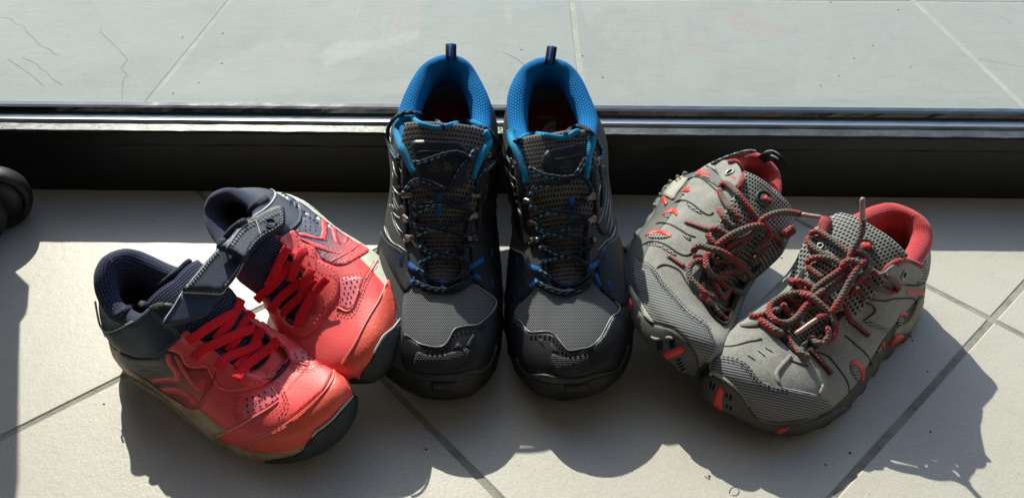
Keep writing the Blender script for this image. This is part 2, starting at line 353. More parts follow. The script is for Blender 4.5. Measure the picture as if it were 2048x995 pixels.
    def sample(s):
        kk = np.linspace(0, NS, 177)[:-1]; out = []
        for v in np.linspace(0, 1, 13): out.append(s.upper(kk, v))
        for q in (.2,.35,.5,.65,.85,1.0): out.append(s.sole(kk, q))
        kc = np.linspace(6.6, 15.4, 80)
        for a in (.1,.2,.3): out.append(s.lining(kc, a))
        return np.concatenate(out)
    def fit_photo(s, sil, lm, iters=5, lam=.02, verbose=True):
        S0 = s.world0(s.sample()); samples = []
        for poly in sil:
            P = resample(poly, 14.0)
            for i in range(len(P)-1):
                d = P[i+1]-P[i]; L = np.linalg.norm(d)
                if L > 1e-6: samples.append(((P[i]+P[i+1])/2, np.array([d[1],-d[0]])/L))
        lms = []
        for key, px in lm:
            k0 = key[0]
            loc = s.upper([key[1]],[1.0])[0] if k0 == 'T' else s.upper([key[1]],[key[2]])[0] if k0 == 'U' else s.lining([key[1]],[key[2]])[0] if k0 == 'L' else \
                  s.sole([key[1]],[key[2]])[0] if k0 == 'S' else s.tongue(np.array([key[1]]), np.array([key[2]]))[0]
            lms.append((s.world0(loc[None])[0], np.array(px, float)))
        def disp(Wp, target):
            r = ray(*target); v = Wp-CAM; Q = CAM + r*(v@r); return Q-Wp
        for it in range(iters):
            C, D = [], []
            W = s.warp(S0); X = proj(W)
            errs = []
            for p, n in samples:
                rel = X-p; tn = rel[:,0]*-n[1]+rel[:,1]*n[0]; nn = rel@n
                m = (np.abs(tn) < 9) & (np.abs(nn) < 80)
                if not m.any(): continue
                idx = np.where(m)[0]; j = idx[np.argmax(nn[idx])]
                e = nn[j]; errs.append(abs(e))
                C.append(S0[j]); D.append((W[j]-S0[j]) + disp(W[j], X[j]-n*np.clip(e,-45,45)))
            le = []
            for P0, px in lms:
                Wp = s.warp(P0[None])[0]; le.append(np.linalg.norm(proj(Wp)[0]-px))
                C.append(P0); D.append((Wp-P0)+disp(Wp, px))
            if verbose: print('fit', s.kind, s.m, it, 'sil %.1f max %.1f' % (np.mean(errs), np.max(errs)), 'lm', np.round(le,0).tolist())
            C = np.array(C); D = np.array(D)
            # merge near-identical centres
            keep = []; 
            for i in range(len(C)):
                for g in keep:
                    if np.linalg.norm(C[i]-C[g[0]]) < .004: g.append(i); break
                else: keep.append([i])
            C2 = np.array([C[g].mean(0) for g in keep]); D2 = np.array([D[g].mean(0) for g in keep])
            s.fit_rbf(C2, D2, lam)
        W = s.warp(S0)
        if verbose: print('   min z', W[:,2].min().round(4), 'max disp', np.abs(W-S0).max().round(3))
# ------------------------------------------------------------------ measurements (photo pixels), clockwise outlines of what shows of each shoe
SIL = {
'C1': [[(766,500),(763,470),(768,440),(776,400),(782,370),(783,345),(778,320),(774,290),(777,262),(788,235),(800,208),(815,175),(835,142),(850,126),(870,117),(890,112),(915,112),(935,121),(946,137),(962,165),(978,190),(987,207),(993,235),(998,265),(1000,300),(998,340),(994,370),(992,400),(995,440),(998,480),(1003,540),(1004,600),(1004,640),(1001,690),(991,735),(975,765),(950,786),(920,797),(885,800),(850,797),(822,790)]],
'C2': [[(1090,795),(1062,780),(1040,755),(1025,725),(1015,690),(1010,640),(1011,590),(1015,540),(1016,490)],[(1016,370),(1009,345),(1004,315),(1003,290),(1005,260),(1009,225),(1015,180),(1024,160),(1035,145),(1050,128),(1070,119),(1090,116),(1115,119),(1135,127),(1150,138),(1163,155),(1175,180),(1185,205),(1195,225),(1206,250),(1216,275),(1219,295),(1217,315),(1214,335),(1217,360),(1222,385),(1228,415),(1232,440),(1237,470),(1242,495)],[(1264,650),(1264,690),(1255,730),(1235,762),(1205,782),(1170,795),(1130,800),(1090,795)]],
'L1': [[(700,855),(680,880),(650,903),(620,917),(580,925),(530,925),(480,912),(440,892),(400,862),(370,835),(330,795),(300,772),(270,757),(240,735),(222,705),(208,665),(196,625),(188,590),(184,550),(187,536),(205,515),(225,502),(250,494),(270,493),(282,497),(300,508),(325,522),(345,530)],[(540,655),(560,665),(590,680),(610,692),(640,712),(660,730),(680,755),(697,775),(707,786),(714,800),(714,822),(700,855)]],
'L2': [[(432,488),(415,465),(405,445),(407,425),(415,405),(425,390),(440,380),(460,376),(500,374),(530,376),(548,380),(570,387),(600,397),(625,412),(645,430),(660,445),(680,461),(720,482),(750,502),(775,525),(795,560),(806,595),(814,630),(812,665),(800,695),(785,725),(768,750),(756,766),(735,768),(715,765)]],
'R1': [[(1385,753),(1365,742),(1345,725),(1325,705),(1300,685),(1278,662),(1262,640),(1250,610),(1242,575),(1242,535),(1252,500),(1262,478),(1278,458),(1300,438),(1306,415),(1315,398),(1325,380),(1345,361),(1375,350),(1400,336),(1425,323),(1450,312),(1480,302),(1503,298),(1520,303),(1535,317),(1550,334),(1564,350),(1568,368),(1560,388)],[(1572,492),(1555,507),(1545,515),(1530,537),(1518,553),(1500,575),(1488,600),(1478,625),(1468,648),(1458,672),(1448,694),(1432,715),(1412,738),(1385,753)]],
'R2': [[(1397,785),(1396,768),(1402,748),(1420,710),(1438,682),(1455,660),(1480,640),(1500,622),(1525,597),(1550,570),(1575,545),(1592,515),(1612,485),(1625,460),(1640,435),(1648,427)],[(1730,418),(1745,408),(1770,402),(1800,408),(1830,422),(1850,438),(1861,458),(1866,490),(1863,520),(1857,550),(1851,580),(1845,610),(1838,635),(1822,665),(1800,687),(1775,710),(1750,742),(1725,780),(1708,802),(1685,822),(1650,845),(1620,860),(1590,868),(1560,866),(1520,855),(1480,837),(1440,815),(1415,803),(1397,785)]],
}
LM = {
'C1': [(('T',0),(885,575)),(('T',18.5),(838,545)),(('T',3.5),(935,545)),(('T',5.5),(945,430)),(('T',16.5),(825,430)),(('T',7),(982,290)),(('T',15),(795,285)),(('U',0,0),(882,752)),(('G',0,1),(893,250)),(('G',-1,1),(815,240)),(('G',1,1),(965,258))],
'C2': [(('T',0),(1140,585)),(('T',3.5),(1080,555)),(('T',18.5),(1190,545)),(('T',16.5),(1185,430)),(('T',5.5),(1065,440)),(('T',7),(1018,285)),(('T',15),(1198,280)),(('U',0,0),(1135,757)),(('G',0,1),(1098,272)),(('G',1,1),(1040,290)),(('G',-1,1),(1172,262))],
'L1': [(('T',0),(566,742)),(('T',18.5),(490,768)),(('T',3.5),(600,690)),(('T',15),(292,614)),(('T',7),(395,530)),(('U',0,0),(690,800)),(('U',13,1),(225,655)),(('G',0,1),(355,570)),(('G',-1,1),(285,607)),(('G',1,1),(400,520)),(('U',18,0),(520,893))],
'L2': [(('T',0),(612,648)),(('T',3.5),(560,655)),(('T',18.5),(645,585)),(('T',15),(507,432)),(('U',0,0),(752,715)),(('U',18,0),(792,590)),(('U',15,0),(655,452)),(('G',0,1),(465,462)),(('G',-1,1),(497,440)),(('G',1,1),(436,495))],
'R1': [(('T',0),(1466,672)),(('T',15),(1480,358)),(('T',7),(1585,458)),(('G',0,1),(1537,378)),(('G',-1,1),(1492,340)),(('G',1,1),(1582,418)),(('U',0,0),(1370,690)),(('U',18,0),(1268,560)),(('T',18),(1385,560)),(('U',12,1),(1475,312)),(('L',11,.2),(1535,320)),(('L',9,.2),(1567,365))],
'R2': [(('T',0),(1590,700)),(('T',7),(1655,440)),(('T',15),(1800,535)),(('G',0,1),(1752,460)),(('G',1,1),(1690,428)),(('G',-1,1),(1818,508)),(('U',0,0),(1450,770)),(('U',18,0),(1650,830)),(('T',3.5),(1545,600)),(('T',18),(1640,705)),(('L',11,.2),(1845,445))],
}
SH = {
'C1': Shoe('hike','R', .312, (-.068,.694,.082), (-88.6,16,-4)),
'C2': Shoe('hike','L', .312, (.042,.694,.078), (-88.5,15.2,5)),
'L1': Shoe('kid','R', .232, (-.321,.461,.009), (-26.8,1.5,4), heel=.11, fore=.10, toe=.04, bulge=.008),
'L2': Shoe('kid','L', .232, (-.227,.579,.054), (-52.1,8.5,40), heel=.11, fore=.10, toe=.04, bulge=.008),
'R1': Shoe('hike','R', .255, (.204,.630,.018), (-110.4,-1,-30.5), heel=.115, fore=.085, toe=.03),
'R2': Shoe('hike','L', .255, (.347,.542,.006), (-138,0,-6), heel=.115, fore=.085, toe=.03),
}
for n_ in SH: 
    SH[n_].fit_photo(SIL[n_], LM[n_], verbose=False)
# ------------------------------------------------------------------ building on the fitted shoe
KPX = 0.00045                                                        # metres per photo pixel for the material scale
class Kit:
    """parts of one shoe; every part is laid on the shoe's own surface"""
    def __init__(s, n, mats, label, group=None, cat='shoe', name='shoe'):
        s.n = n; s.sh = SH[n]; sh = s.sh; s.mats = mats
        base = sh.world(np.array([[.5,0,.0]]))[0]; base[2] = 0.0
        s.root = bpy.data.objects.new(name, None); COL.objects.link(s.root); s.root.location = base; s.base = base
        s.root.empty_display_size = .02
        tag(s.root, label, cat, group)
        nk = 220; kk = np.linspace(0, NS, nk+1)[:-1]; V, F, off = [], [], 0; s.fl = sh.m < 0
        per = np.r_[0, np.cumsum(np.linalg.norm(np.diff(np.c_[sh.outline(np.r_[kk, NS])[0]], axis=0), axis=1))]*sh.L
        def surf(name, fn, qs, mat, vs, inner=False):
            nonlocal off
            P = np.stack([fn(np.r_[kk, NS-1e-6], q) for q in qs], 1).reshape(-1,3); W = sh.world(P)
            m = len(qs); UV = np.stack([np.repeat(per, m), np.tile(np.asarray(vs)*sh.L, nk+1)], 1)
            f = grid_faces(nk+1, m)
            if s.fl: f = [q[::-1] for q in f]
            o = mesh_obj(name, W-base, f, mat, s.root, UV)
            V.extend(W.tolist()); F.extend([tuple(i+off for i in q) for q in f]); off += len(W); return o
        q = np.linspace(0,1,26); up_ = surf('upper', sh.upper, q, mats['upper'], q*.25)
        if 'heelmat' in mats:
            up_.data.materials.append(mats['heelmat'])
            for p_ in up_.data.polygons:
                kq = (p_.index//25)/nk*NS
                if 7.9 < kq < 15.2: p_.material_index = 1
        q = np.linspace(0,.80,12); mi_ = surf('midsole', sh.sole, q, mats['midsole'], q*.1)
        def toe_mat(o, rows, lo, hi):
            if 'toemat' not in mats: return
            o.data.materials.append(mats['toemat'])
            for p_ in o.data.polygons:
                kq = (p_.index//rows)/nk*NS
                if kq < lo or kq > hi: p_.material_index = 1
        toe_mat(mi_, 11, *mats.get('toerange', (2,20)))
        lug = mats.get('lug', .004)
        def outs(k, qq):
            P = sh.sole(k, qq); 
            o, n_ = sh.outline(k); ph = np.sin(k/NS*2*math.pi*mats.get('nlug', 34))
            amp = np.interp(qq, [.74,.80,1.0], [0, lug*.8, lug])*np.interp(k, [0,1.5,4,18,20.5,22], [.1,.1,1,1,.1,.1]); P[:,:2] += n_*(np.clip(ph*2.5,-1,1)*amp*.5+amp*.6)[:,None]; return P
        ou_ = surf('outsole', outs, np.r_[.74, np.linspace(.78,1,7)], mats['outsole'], np.linspace(0,.05,8)); toe_mat(ou_, 7, *mats.get('toerange', (2,20)))
        q = np.linspace(1, .0, 7); surf('sole_bottom', lambda k, r: (lambda P: np.c_[np.c_[np.clip(P[:,0],.1,.87), np.zeros(len(P))]*(1-r)+P[:,:2]*r, sh.zg(np.clip(P[:,0],.1,.87)*(1-r)+P[:,0]*r)])(sh.sole(k, 1.0)), q, mats['outsole'], q*.1)
        q = np.r_[np.linspace(0,.4,10), np.linspace(.45,1,10)]; li_ = surf('lining', sh.lining, q, mats['lining'], np.r_[np.linspace(0,.08,10), np.linspace(.09,.3,10)])
        if 'throat' in mats:
            li_.data.materials.append(mats['throat']); li_.data.materials.append(mats.get('inner', mats['lining']))
            for p_ in li_.data.polygons:
                kq = (p_.index//19)/nk*NS; row = p_.index % 19
                if kq < 6.1 or kq > 15.9: p_.material_index = 1
                elif row > 14: p_.material_index = 2
        q = np.linspace(1,0,8); surf('insole', sh.insole, q, mats['insole'], q*.1)
        u, w_ = np.meshgrid(np.linspace(-1,1,25), np.linspace(0,1,34), indexing='ij'); tv = sh.world(sh.tongue(u.ravel(), w_.ravel()))
        back = tv.copy(); nn = s._gridn(tv, 25, 34); nn *= np.sign(nn[:, 2].sum()) ; back = tv - nn*.006
        f = grid_faces(25, 34); n0 = len(tv); f2 = [tuple(i+n0 for i in q_[::-1]) for q_ in f]; rim = []
        idx = lambda i, j: i*34+j
        bd = [idx(0,j) for j in range(34)]+[idx(i,33) for i in range(1,25)]+[idx(24,j) for j in range(32,-1,-1)]+[idx(i,0) for i in range(23,0,-1)]
        for a, b_ in zip(bd, bd[1:]+bd[:1]): rim.append((a, b_, b_+n0, a+n0))
        UV = np.r_[np.c_[u.ravel()*.035, w_.ravel()*.11]*sh.L/.3*1.0, np.c_[u.ravel()*.035, w_.ravel()*.11]]
        mesh_obj('tongue', np.r_[tv, back]-base, f+f2+rim, mats['tongue'], s.root, UV)
        V.extend(tv.tolist()); F.extend([tuple(i+off for i in q_) for q_ in f]); off += n0
        s.bvh = BVHTree.FromPolygons(V, F); s.bvh0 = s.bvh; s.V = V; s.F = F
    def _gridn(s, W, nu, nv):
        G = W.reshape(nu, nv, 3); a = np.gradient(G, axis=0); b = np.gradient(G, axis=1); n = np.cross(a.reshape(-1,3), b.reshape(-1,3)); return n/(np.linalg.norm(n, axis=1)[:,None]+1e-12)
    def add_bvh(s, verts, faces):
        o = len(s.V); s.V.extend([tuple(v) for v in verts]); s.F.extend([tuple(i+o for i in f) for f in faces]); s.bvh = BVHTree.FromPolygons(s.V, s.F)
    def hit(s, x, y, rad=14):
        d = ray(x, y); r = s.bvh.ray_cast(Vector(CAM), Vector(d))
        if r[0] is None: return None
        n = np.array(r[1]); n = -n if n@d > 0 else n
        return np.array(r[0]), n, r[3]
    def flat_hits(s, pts, anchors, lift):
        """points of a stiff flat piece: a gently curved sheet through the surface under a few anchor pixels"""
        A = [(a, s.hit(*a[:2])) for a in anchors]; A = [(a, h) for a, h in A if h is not None]
        X = np.array([[a[0], a[1]] for a, h in A], float); d = np.array([h[2]-(a[2] if len(a) > 2 else 0) for a, h in A]); c = X.mean(0)
        G = np.c_[np.ones(len(X)), (X-c)/100]; co = np.linalg.lstsq(G.T@G+np.diag([0,1e-3,1e-3]), G.T@(1/d), rcond=None)[0]
        u = ray(*c); g = np.array([ray(*(c+[1,0]))/(co@[1,.01,0])-u/co[0], ray(*(c+[0,1]))/(co@[1,0,.01])-u/co[0]]); N = np.cross(g[0], g[1]); N /= np.linalg.norm(N); N = -N if N@u > 0 else N
        out = []
        for x, y in pts:
            q = 1/(co@[1,(x-c[0])/100,(y-c[1])/100])-lift; out.append((CAM+ray(x, y)*q, N, q))
        return out
    def hits(s, pts):
        """surface points under a run of pixels; gaps take the distance of their neighbours"""
        H = [s.hit(x, y) for x, y in pts]; ok = [i for i, h in enumerate(H) if h is not None]
        if not ok:
            return None
        D = np.interp(range(len(pts)), ok, [H[i][2] for i in ok]); N = np.stack([np.interp(range(len(pts)), ok, [H[i][1][k] for i in ok]) for k in range(3)], 1)
        N /= np.linalg.norm(N, axis=1)[:,None]+1e-12
        return D, N
    def patch(s, name, poly, mat, off=.0006, thick=.0010, step=5.0, smooth=True, label=None, rot=0.0, closed_curve=True, holes=(), kind=None, parent=None, bvh=False, edge=None, plane=None, lift=0.0):
        P = np.array(poly, float)
        if closed_curve:
            n = len(P); t = np.linspace(0, n, n*6+1)[:-1]; C = catmull(P, t)
            Cr = []; last = None; 
            L = np.r_[0, np.cumsum(np.linalg.norm(np.diff(np.r_[C, C[:1]], axis=0), axis=1))]; m = max(8, int(L[-1]/step*1.3)); ss = np.linspace(0, L[-1], m+1)[:-1]; Cc = np.r_[C, C[:1]]
            B = np.c_[np.interp(ss, L, Cc[:,0]), np.interp(ss, L, Cc[:,1])]
        else:
            B = []
            for a, b in zip(P, np.roll(P, -1, 0)):
                k = max(1, int(np.linalg.norm(b-a)/step)); B += [a+(b-a)*i/k for i in range(k)]
            B = np.array(B)
        vs = [Vector(p) for p in B]; es = [(i, (i+1) % len(B)) for i in range(len(B))]
        x0, y0 = B.min(0); x1, y1 = B.max(0)
        j = 0
        yy = y0+step*.5
        while yy < y1:
            xx = x0+step*(.5 if j % 2 else 1.0)
            while xx < x1:
                p = np.array([xx, yy]); inside = False; q = B; xi = q[:,0]; yi = q[:,1]; xj = np.roll(xi, 1); yj = np.roll(yi, 1)
                c = ((yi > yy) != (yj > yy)) & (xx < (xj-xi)*(yy-yi)/(yj-yi+1e-12)+xi); inside = bool(c.sum() % 2)
                if inside and np.min(np.hypot(xi-xx, yi-yy)) > step*.6: vs.append(Vector((xx, yy)))
                xx += step
            yy += step; j += 1
        r = geometry.delaunay_2d_cdt(vs, es, [tuple(range(len(B)))], 1, 1e-4)
        pv, pf = r[0], r[2]
        keep_bvh = s.bvh
        if bvh: s.bvh = s.bvh0
        H = [s.hit(p.x, p.y) for p in pv]; s.bvh = keep_bvh
        if plane is not None: H = s.flat_hits([(p.x, p.y) for p in pv], plane, lift)
        ok = [h is not None for h in H]
        pf = [f for f in pf if all(ok[i] for i in f)]
        # leave out facets that jump across a depth step
        pf = [f for f in pf if max(H[i][2] for i in f)-min(H[i][2] for i in f) < .012]
        if not pf: print('EMPTY patch', s.n, name); return None
        gp = list(range(len(pv)))
        def root(a):
            while gp[a] != a: gp[a] = gp[gp[a]]; a = gp[a]
            return a
        for f in pf:
            for a in f[1:]: gp[root(a)] = root(f[0])
        cn = {}
        for f in pf: cn[root(f[0])] = cn.get(root(f[0]), 0)+1
        big = max(cn, key=cn.get); pf = [f for f in pf if root(f[0]) == big]
        used = sorted({i for f in pf for i in f}); mp = {u: k for k, u in enumerate(used)}
        top = np.array([H[i][0] + H[i][1]*off*1.0 for i in used]); nrm = np.array([H[i][1] for i in used])
        # smooth normals a little
        F = [tuple(mp[i] for i in f) for f in pf]
        nb = [[] for _ in used]
        for f in F:
            for a in f: nb[a] += [b for b in f if b != a]
        for _ in range(2): nrm = np.array([nrm[i]+nrm[nb[i]].mean(0) for i in range(len(used))]); nrm /= np.linalg.norm(nrm, axis=1)[:,None]
        top = np.array([H[i][0] for i in used]) + nrm*(off+thick)
        for _ in range(1): top = np.array([.5*top[i]+.5*top[nb[i]].mean(0) if len(set(nb[i])) > 5 else top[i] for i in range(len(used))])
        bot = np.array([H[i][0] for i in used]) - nrm*.0006
        cnt = {}
        for f in F:
            for a, b in zip(f, f[1:]+f[:1]): cnt[(a, b)] = cnt.get((a, b), 0)+1
        rim = [e for e in cnt if (e[1], e[0]) not in cnt]
        # orientation towards the camera
        v = np.cross(top[F[0][1]]-top[F[0][0]], top[F[0][2]]-top[F[0][0]])
        if v@(CAM-top[F[0][0]]) < 0: F = [f[::-1] for f in F]; rim = [(b, a) for a, b in rim]
        bi = {a for e in rim for a in e}; bm_ = {a: len(used)+k for k, a in enumerate(sorted(bi))}
        W = np.r_[top, bot[sorted(bi)]] - s.base
        # rounded edge: boundary of the top sits a little lower
        for a in bi: W[a] -= nrm[a]*thick*.35
        RF = [(b, a, bm_[a], bm_[b]) for a, b in rim]
        px = np.array([[pv[i].x, pv[i].y] for i in used]); px = np.r_[px, px[sorted(bi)]]
        c, sn = math.cos(rot), math.sin(rot); UV = np.c_[(px[:,0]*c - px[:,1]*sn)*KPX, (-px[:,0]*sn - px[:,1]*c)*KPX]
        o = mesh_obj(name, W, F+RF, mat, parent or s.root, UV, smooth, kind, label)
        if thick < .0008: o.data.polygons.foreach_set('use_smooth', [smooth]*len(F)+[False]*len(RF))
        if bvh: s.add_bvh(top, F)
        if edge: s.cord(name.split('_')[0]+'_edge', [tuple(p) for p in B[::2]]+[tuple(B[0])], edge[0], edge[1], lift=off+thick)
        return o
    def cord(s, name, pts, mat, r=.0022, lift=None, flat=None, smooth=5, label=None, step=4.0, nside=10, taper=None, squash=1.0, parent=None, kind=None, cover=True, plane=None, plift=0.0):
        """round cord along a run of pixels; lift metres above the surface (list allowed); flat joins end distances straight"""
        P = np.array(pts, float); lf = np.full(len(P), (r*.8 if lift is None else lift)) if np.isscalar(lift) or lift is None else np.array(lift, float)
        Q = resample(np.c_[P, lf], step); h = s.hits(Q[:,:2])
        if h is None:
            h = (np.full(len(Q), s.lastD), np.tile([0,-.5,.8], (len(Q),1)))
        D, N = h; n = len(Q)
        if plane is not None: D = np.array([q[2] for q in s.flat_hits([(a, b) for a, b, _ in Q], plane, plift)]); smooth = 0
        if flat is not None: D = np.interp(np.linspace(0,1,n), np.linspace(0,1,len(flat)), [D[int(f*(n-1))] if isinstance(f, float) else f for f in flat])
        elif smooth:
            # the cord lies over the higher places
            for _ in range(smooth):
                Dp = np.r_[D[0], D, D[-1]]; Ds = (Dp[:-2]+Dp[1:-1]*2+Dp[2:])/4; D = np.minimum(Ds, D) if cover else Ds
            for _ in range(3):
                Dp = np.r_[D[0], D, D[-1]]; D = (Dp[:-2]+Dp[1:-1]*2+Dp[2:])/4
        W = np.array([CAM + ray(x, y)*(d) for (x, y, _), d in zip(Q, D)]); V = np.array([-ray(x, y) for x, y, _ in Q])
        W = W + V*Q[:,2:3]; s.lastD = D[-1]
        return s.tube(name, W, r, mat, label, nside, taper, squash, N, parent, kind)
    def tube(s, name, W, r, mat, label=None, nside=10, taper=None, squash=1.0, N=None, parent=None, kind=None, origin=None):
        n = len(W); T = np.gradient(W, axis=0); T /= np.linalg.norm(T, axis=1)[:,None]+1e-12
        V, F, UV = [], [], []; L = np.r_[0, np.cumsum(np.linalg.norm(np.diff(W, axis=0), axis=1))]
        up = N if N is not None else np.tile(np.array([0,0,1.0]), (n,1)); prev = None
        for i in range(n):
            u = up[i]-T[i]*(up[i]@T[i])
            if prev is not None and squash == 1.0: u = prev-T[i]*(prev@T[i])
            if np.linalg.norm(u) < 1e-6: u = np.cross(T[i], [1,0,.3])
            u /= np.linalg.norm(u); prev = u; v = np.cross(T[i], u)
            rr = r*(np.interp(i/(n-1), *taper) if taper else 1.0)
            if not taper and (i == 0 or i == n-1): rr = r*.55
            for a in range(nside+1):
                t = 2*math.pi*a/nside; V.append(W[i]+(v*math.cos(t)+u*math.sin(t)*squash)*rr); UV.append((a/nside, L[i]))
        m = nside+1
        for i in range(n-1):
            for a in range(nside): p = i*m+a; F.append((p, p+1, p+m+1, p+m))
        F.append(tuple(range(nside-1, -1, -1))); F.append(tuple((n-1)*m+a for a in range(nside)))
        return mesh_obj(name, np.array(V)-(s.base if origin is None else origin), F, mat, parent or s.root, UV, True, kind, label)
    def ribbon(s, name, pts, mat, w=.0076, th=.0014, lift=.0008, label=None, smooth=8, ends=True):
        Q = resample(np.array([(p[0], p[1], p[2] if len(p) > 2 else lift) for p in pts], float), 4.0); h = s.hits(Q[:,:2])
        if h is None: print('EMPTY ribbon', s.n, name); return
        D, N = h; n = len(Q)
        x_ = np.linspace(-1, 1, n); co = np.polyfit(x_, D, 2 if n > 8 else 1); fit = np.polyval(co, x_); D = fit - max(0, np.percentile(fit-D, 80))*.8
        Nm = N.mean(0); N = N*.25+Nm*.75
        for _ in range(20): N = np.r_[N[:1], (N[:-2]+N[1:-1]*2+N[2:])/4, N[-1:]]
        N /= np.linalg.norm(N, axis=1)[:,None]
        W = np.array([CAM+ray(x, y)*d for (x, y, _), d in zip(Q, D)]) + np.array([-ray(x, y) for x, y, _ in Q])*Q[:,2:3]
        return s.strip(name, W, N, mat, w, th, label)
    def strip(s, name, W, N, mat, w, th, label=None, parent=None):
        n = len(W); T = np.gradient(W, axis=0); T /= np.linalg.norm(T, axis=1)[:,None]+1e-12; V, F, UV = [], [], []
        L = np.r_[0, np.cumsum(np.linalg.norm(np.diff(W, axis=0), axis=1))]
        prof = [(-.5,.0),(-.46,.45),(-.3,.62),(0,.7),(.3,.62),(.46,.45),(.5,0),(.46,-.45),(0,-.5),(-.46,-.45)]
        for i in range(n):
            b = np.cross(T[i], N[i]); b /= np.linalg.norm(b)+1e-12; u = np.cross(b, T[i])
            for (a, c) in prof+prof[:1]: V.append(W[i]+b*a*w+u*c*th); UV.append((a*w, L[i]))
        m = len(prof)+1
        for i in range(n-1):
            for a in range(m-1): p = i*m+a; F.append((p, p+1, p+m+1, p+m))
        F.append(tuple(range(m-2, -1, -1))); F.append(tuple((n-1)*m+a for a in range(m-1)))
        return mesh_obj(name, np.array(V)-s.base, F, mat, parent or s.root, UV, True, None, label)
    def frame(s, x, y):
        h = s.hit(x, y)
        if h is None:
            for d in (4, 8, 14):
                for a in range(8):
                    h = s.hit(x+d*math.cos(a*.785), y+d*math.sin(a*.785))
                    if h: break
                if h: break
        if h is None: return None
        P, N, D = h; hx = s.hit(x+3, y); R = np.array([1.0,0,0]); X = R-N*(R@N); X /= np.linalg.norm(X); Y = np.cross(N, X); return P, N, X, Y
    def ringpart(s, name, x, y, r_px, mat, tube=.0009, hole='dark', lift=.0006, label=None):
        f = s.frame(x, y)
        if f is None: print('no frame', s.n, name); return
        P, N, X, Y = f; D = np.linalg.norm(P-CAM); r = r_px*D/F_PX
        n = 26; W = np.array([P+N*lift+(X*math.cos(a)+Y*math.sin(a))*r for a in np.linspace(0, 2*math.pi, n)])
        o = s.tube(name, W, tube, mat, label, 8, ([0,1],[1,1]), 1.0, np.tile(N, (n,1)))
        if hole:
            V = [P+N*lift*.7]+[P+N*lift*.7+(X*math.cos(a)+Y*math.sin(a))*r*.92 for a in np.linspace(0, 2*math.pi, 21)[:-1]]
            mesh_obj('hole', np.array(V)-s.base, [(0, i+1, (i+1) % 20+1) for i in range(20)], M[hole], s.root, None, False)
        return o
    def dots(s, name, pts, r, mat, sink=.0001, kind='stuff', parent=None):
        V, F = [], []
        for x, y in pts:
            f = s.frame(x, y)
            if f is None: continue
            P, N, X, Y = f; o = len(V); V.append(P+N*.0002)
            for a in range(8): V.append(P+N*.00045+(X*math.cos(a*.7854)+Y*math.sin(a*.7854))*r)
            F += [(o, o+1+a, o+1+(a+1) % 8) for a in range(8)]
        if V: mesh_obj(name, np.array(V)-s.base, F, mat, parent or s.root, None, False, kind)
    def stitch(s, name, pts, mat, length=.0020, gap=.0012, w=.0007, h=.0004, twin=0.0, lift=.0012):
        """run of thread dashes; twin: second row that many pixels aside"""
        rows = [resample(pts, 3.0)]
        if twin:
            Q = rows[0]; T = np.gradient(Q, axis=0); T /= np.linalg.norm(T, axis=1)[:,None]+1e-9; rows.append(Q+np.c_[-T[:,1], T[:,0]]*twin)
        V, F = [], []
        for Q in rows:
            hh = s.hits(Q)
            if hh is None: continue
            D, N = hh; W = np.array([CAM+ray(x, y)*d for (x, y), d in zip(Q, D)]) + N*lift
            L = np.r_[0, np.cumsum(np.linalg.norm(np.diff(W, axis=0), axis=1))]; t = 0
            ip = lambda a: np.array([np.interp(a, L, W[:,k]) for k in range(3)])
            while t+length < L[-1]:
                a, b = ip(t), ip(t+length); n = np.array([np.interp(t, L, N[:,k]) for k in range(3)]); d = (b-a)/(np.linalg.norm(b-a)+1e-9)
                if np.linalg.norm(b-a) < length*1.5:
                    c = np.cross(n, d)*w*.5; o = len(V); m_ = (a+b)/2+n*h
                    V += [a+c, a-c, b-c, b+c, m_+c*.7, m_-c*.7, a-n*h, b-n*h]; F += [(o, o+1, o+5, o+4), (o+5, o+2, o+3, o+4), (o, o+4, o+3), (o+1, o+2, o+5)]
                t += length+gap
        if V: return mesh_obj(name, np.array(V)-s.base, F, mat, s.root, None, False, 'stuff')
    def text(s, name, txt, x, y, h_px, ang, mat, off=.0014, depth=.0004, sx=1.0, flip=False, shear=0.0, bold=.0):
        cu = bpy.data.curves.new('lettering', 'FONT'); cu.body = txt; cu.size = 1.0; cu.align_x = 'CENTER'; cu.align_y = 'CENTER'; cu.resolution_u = 3; cu.shear = shear; cu.offset = bold; cu.space_character = .95
        t = bpy.data.objects.new('lettering', cu); COL.objects.link(t); dg = bpy.context.evaluated_depsgraph_get(); me = bpy.data.meshes.new_from_object(t.evaluated_get(dg))
        vs = np.array([v.co[:2] for v in me.vertices]); fs = [tuple(p.vertices) for p in me.polygons]; bpy.data.objects.remove(t); bpy.data.curves.remove(cu); bpy.data.meshes.remove(me)
        c, sn = math.cos(ang), math.sin(ang); k = h_px/.72
        ax = np.array([c, sn])*k*sx; ay = np.array([sn, -c])*k
        if flip: ax, ay = -ax, -ay
        px = vs[:,:1]*ax + vs[:,1:]*ay + np.array([x, y]); f0 = s.frame(x, y)
        if f0 is None: print('no text', s.n, txt); return
        W = []
        for p in px:
            h = s.hit(*p); W.append((h[0]+h[1]*off) if h and abs(h[2]-np.linalg.norm(f0[0]-CAM)) < .03 else f0[0]+f0[1]*off+0*p[0])
        n = len(W); W = np.array(W)
        return mesh_obj(name, W-s.base, fs, mat, s.root, None, False)
